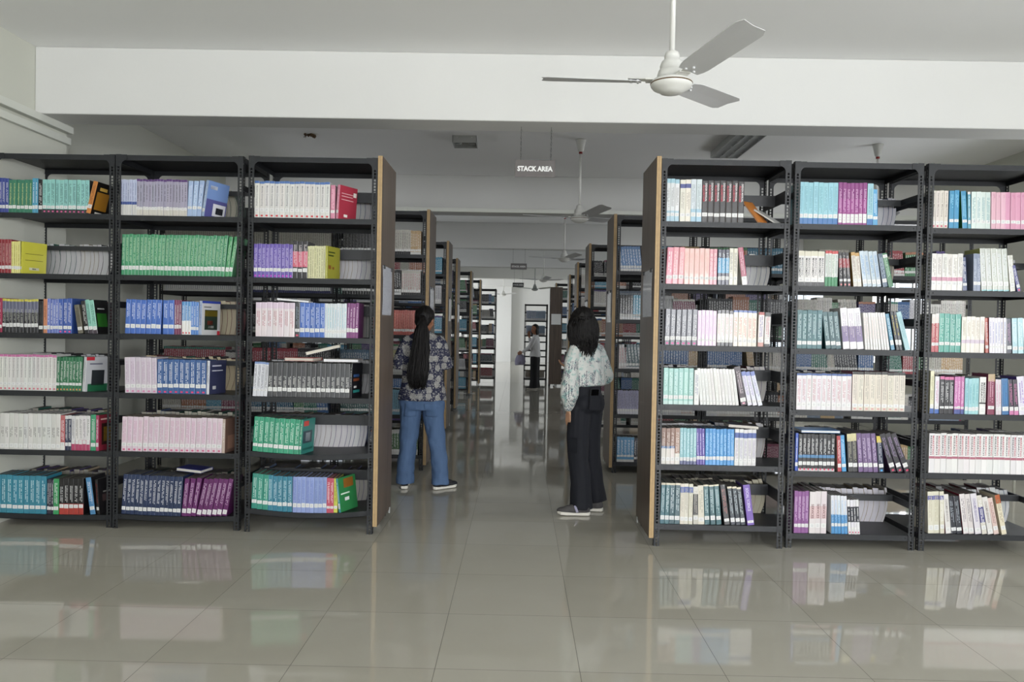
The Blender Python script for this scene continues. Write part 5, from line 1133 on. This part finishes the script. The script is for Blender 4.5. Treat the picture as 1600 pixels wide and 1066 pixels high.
b = MB(); loft(b, [(0, 0, .985, .148, .115), (0, 0, 1.0, .168, .128), (0, 0, 1.06, .166, .122), (0, -.003, 1.16, .160, .112), (0, 0, 1.25, .16, .098), (0, .003, 1.31, .125, .075), (0, .005, 1.355, .058, .055)])
limb(b, [(-.125, 0, 1.27), (-.165, -.005, 1.18), (-.188, -.01, 1.05), (-.185, 0, .93), (-.160, .025, .84)], [.054, .056, .064, .070, .052])
limb(b, [(.125, 0, 1.27), (.17, -.008, 1.18), (.205, -.02, 1.06), (.16, .10, 1.08), (.11, .18, 1.10)], [.054, .058, .066, .058, .045])
blob(b, 'blouse', M['speck'], P2, .006, 3, .009, 12, 5)
b = MB(); loft(b, [(0, 0, .80, .150, .12), (0, 0, .88, .150, .118), (0, 0, .96, .13, .1), (0, 0, 1.03, .122, .092)])
ell(b, (-.06, -.045, .85), (.082, .072, .10)); ell(b, (.06, -.045, .85), (.082, .072, .10))
fl = (-.075, -.035); fr = (.075, .075)
limb(b, [(-.070, 0, .82), (-.078, .0, .60), (-.072, -.005, .42), (-.066, -.03, .24), (-.060, -.035, .045)], [.094, .088, .078, .080, .088], flat=True)
limb(b, [(.070, 0, .82), (.075, .02, .60), (.085, .015, .42), (.11, -.005, .22), (.128, -.025, .07)], [.094, .084, .074, .072, .076], flat=True)
tr = blob(b, 'trousers', M['navy'], P2, .006, 3, .008, 8, 11)
k = MB(); k.box(-.045, .045, -.0012, .0012, -.055, .05); o = k.build('back_pocket', M['navy'], P2); o.location = (-.062, -.150, .875); o.rotation_euler = (R_(4), 0, R_(-14))
k = MB(); k.box(-.05, .05, -.003, .003, -.06, .06); o = k.build('cargo_pocket', M['navy'], P2); o.location = (-.163, -.03, .54); o.rotation_euler = (0, 0, R_(88)); bevel(o, .004)
shoe(P2, (-.045, -.115, 0), R_(44), .255, M['shoe'], strap=M['bag']); shoe(P2, (.135, -.085, 0), R_(40), .25, M['shoe'])
b = MB(); hc = Vector(HC); ell(b, hc + RH2 @ Vector((0, -.024, .025)), (.094, .098, .102), RH2); ell(b, hc + RH2 @ Vector((0, -.04, -.05)), (.092, .062, .10), RH2); ell(b, hc + RH2 @ Vector((.0, -.075, -.13)), (.07, .035, .07), RH2)
blob(b, 'hair', M['hair'], P2, .006, 3, .006, 26, 4, (2, 2, .5))
def loose(rnd, i, n):
    a = math.pi * (.88 + 1.24 * rnd.random()); ca, sa = math.cos(a), math.sin(a); z0 = rnd.uniform(.02, .11); ln = rnd.uniform(-.03, .05); w = lambda: rnd.uniform(-.013, .013); q = lambda x, y, z: tuple(hc + RH2 @ Vector((x, y, z)))
    return [q(ca*.03, -.03+sa*.05, z0), q(ca*.092, -.02+sa*.092, .04), q(ca*.112+w(), -.025+sa*.09, -.04), q(ca*.104+w()*1.6, -.035+sa*.078, -.12), q(ca*.078+w()*1.8, -.06+sa*.055+w(), -.185-ln*.3), q(ca*.05+w()*2.4, -.07+sa*.035, -.245+ln)]
strands(P2, 'loose_hair', 330, loose, 5, .0048)
# phones
def phone(loc, rot, label):
    b = MB(); b.box(-.037, .037, -.004, .004, -.076, .076); o = b.build('mobile_phone', M['dark']); bevel(o, .004, 3); o.matrix_world = P2M @ Matrix.Translation(loc) @ rot; tag(o, label, 'phone')
    s = MB(); s.box(-.034, .034, -.0048, -.004, -.072, .072); s.build('screen', mat('phone_glass', '#050507', .08), o)
P2M = Matrix.Translation((.525, 5.93, 0)) @ Matrix.Rotation(R_(42), 4, 'Z')
phone((-.062, -.143, .90), Matrix.Rotation(R_(6), 4, 'X') @ Matrix.Rotation(R_(-14), 4, 'Z'), 'black phone standing half out of the back pocket of dark navy trousers')
phone((.040, .262, 1.165), Matrix.Rotation(R_(60), 4, 'Z'), 'black phone held up in front by the person in white and teal blouse')

# --- far woman facing left, head turned
P3 = empty('person', (.375, 17.75, 0), R_(75), 'far person in white long-sleeved top and black flared trousers, at the end of the aisle', 'person')
b = MB(); RH3 = Matrix.Rotation(R_(66), 3, 'Z'); HC3 = (0, .03, 1.40); head_geo(b, HC3, RH3); limb(b, [(0, .01, 1.34), (0, 0, 1.25)], [.045, .05])
loft(b, [(0, 0, .70, .10, .07), (0, 0, 1.0, .10, .07), (0, 0, 1.2, .11, .06), (0, 0, 1.28, .045, .04)])
limb(b, [(-.12, .01, 1.16), (-.17, .10, .98), (-.12, .28, .86)], [.036, .032, .022]); hand(b, (-.115, .29, .855), (.1, .95, -.3), (1, 0, -.2), (0, .2, 1), .9)
limb(b, [(.12, .01, 1.16), (.17, .12, 1.0), (.06, .17, 1.22)], [.036, .032, .022]); hand(b, (.055, .17, 1.23), (-.3, 0, 1), (-.6, -.7, 0), (-.6, .6, 0), .7)
for s in (-1, 1): limb(b, [(s*.07, 0, .78), (s*.08, 0, .42), (s*.085, 0, .09)], [.08, .055, .035])
body = blob(b, 'body', M['skin'], P3, .007, 3); face_bits(body, HC3, RH3)
b = MB(); loft(b, [(0, 0, .76, .155, .13), (0, 0, .80, .155, .128), (0, 0, .9, .14, .11), (0, 0, 1.05, .14, .105), (0, 0, 1.17, .145, .095), (0, 0, 1.235, .10, .07), (0, 0, 1.275, .056, .052)])
limb(b, [(-.12, 0, 1.18), (-.155, .05, 1.08), (-.17, .11, .97), (-.125, .26, .87)], [.05, .05, .046, .036]); limb(b, [(.12, 0, 1.18), (.16, .08, 1.06), (.17, .13, 1.0), (.08, .165, 1.18)], [.05, .05, .046, .036])
blob(b, 'top', M['whtop'], P3, .008, 3, .006, 10, 2)
b = MB(); loft(b, [(0, 0, .70, .145, .11), (0, 0, .78, .14, .105), (0, 0, .84, .125, .095)])
for s in (-1, 1): limb(b, [(s*.07, 0, .72), (s*.078, 0, .42), (s*.085, 0, .22), (s*.09, 0, .04)], [.10, .092, .092, .11], flat=True)
blob(b, 'trousers', M['blk'], P3, .008, 3, .005, 8, 2)
shoe(P3, (-.085, -.07, 0), R_(5), .24, M['shoe']); shoe(P3, (.09, -.06, 0), R_(-5), .24, M['shoe'])
h3 = Vector(HC3); b = MB(); ell(b, h3 + RH3 @ Vector((0, -.03, .03)), (.086, .09, .095), RH3); ell(b, h3 + RH3 @ Vector((0, -.06, -.07)), (.078, .045, .11), RH3)
for s in (-1, 1): ell(b, h3 + RH3 @ Vector((s*.072, .0, -.06)), (.02, .035, .09), RH3)
blob(b, 'hair', M['hair'], P3, .008, 3, .004, 26, 4)
b = MB(); loft(b, [(0, 0, 0, .11, .05), (.01, 0, .08, .13, .06), (0, 0, .22, .08, .04), (0, 0, .27, .02, .02)]); 
o = blob(b, 'cloth_bag', M['bag'], None, .008, 4, .01, 12, 1); o.location = (.02, 17.8, .56); tag(o, 'lilac cloth bag held by the far person in the white top', 'bag')
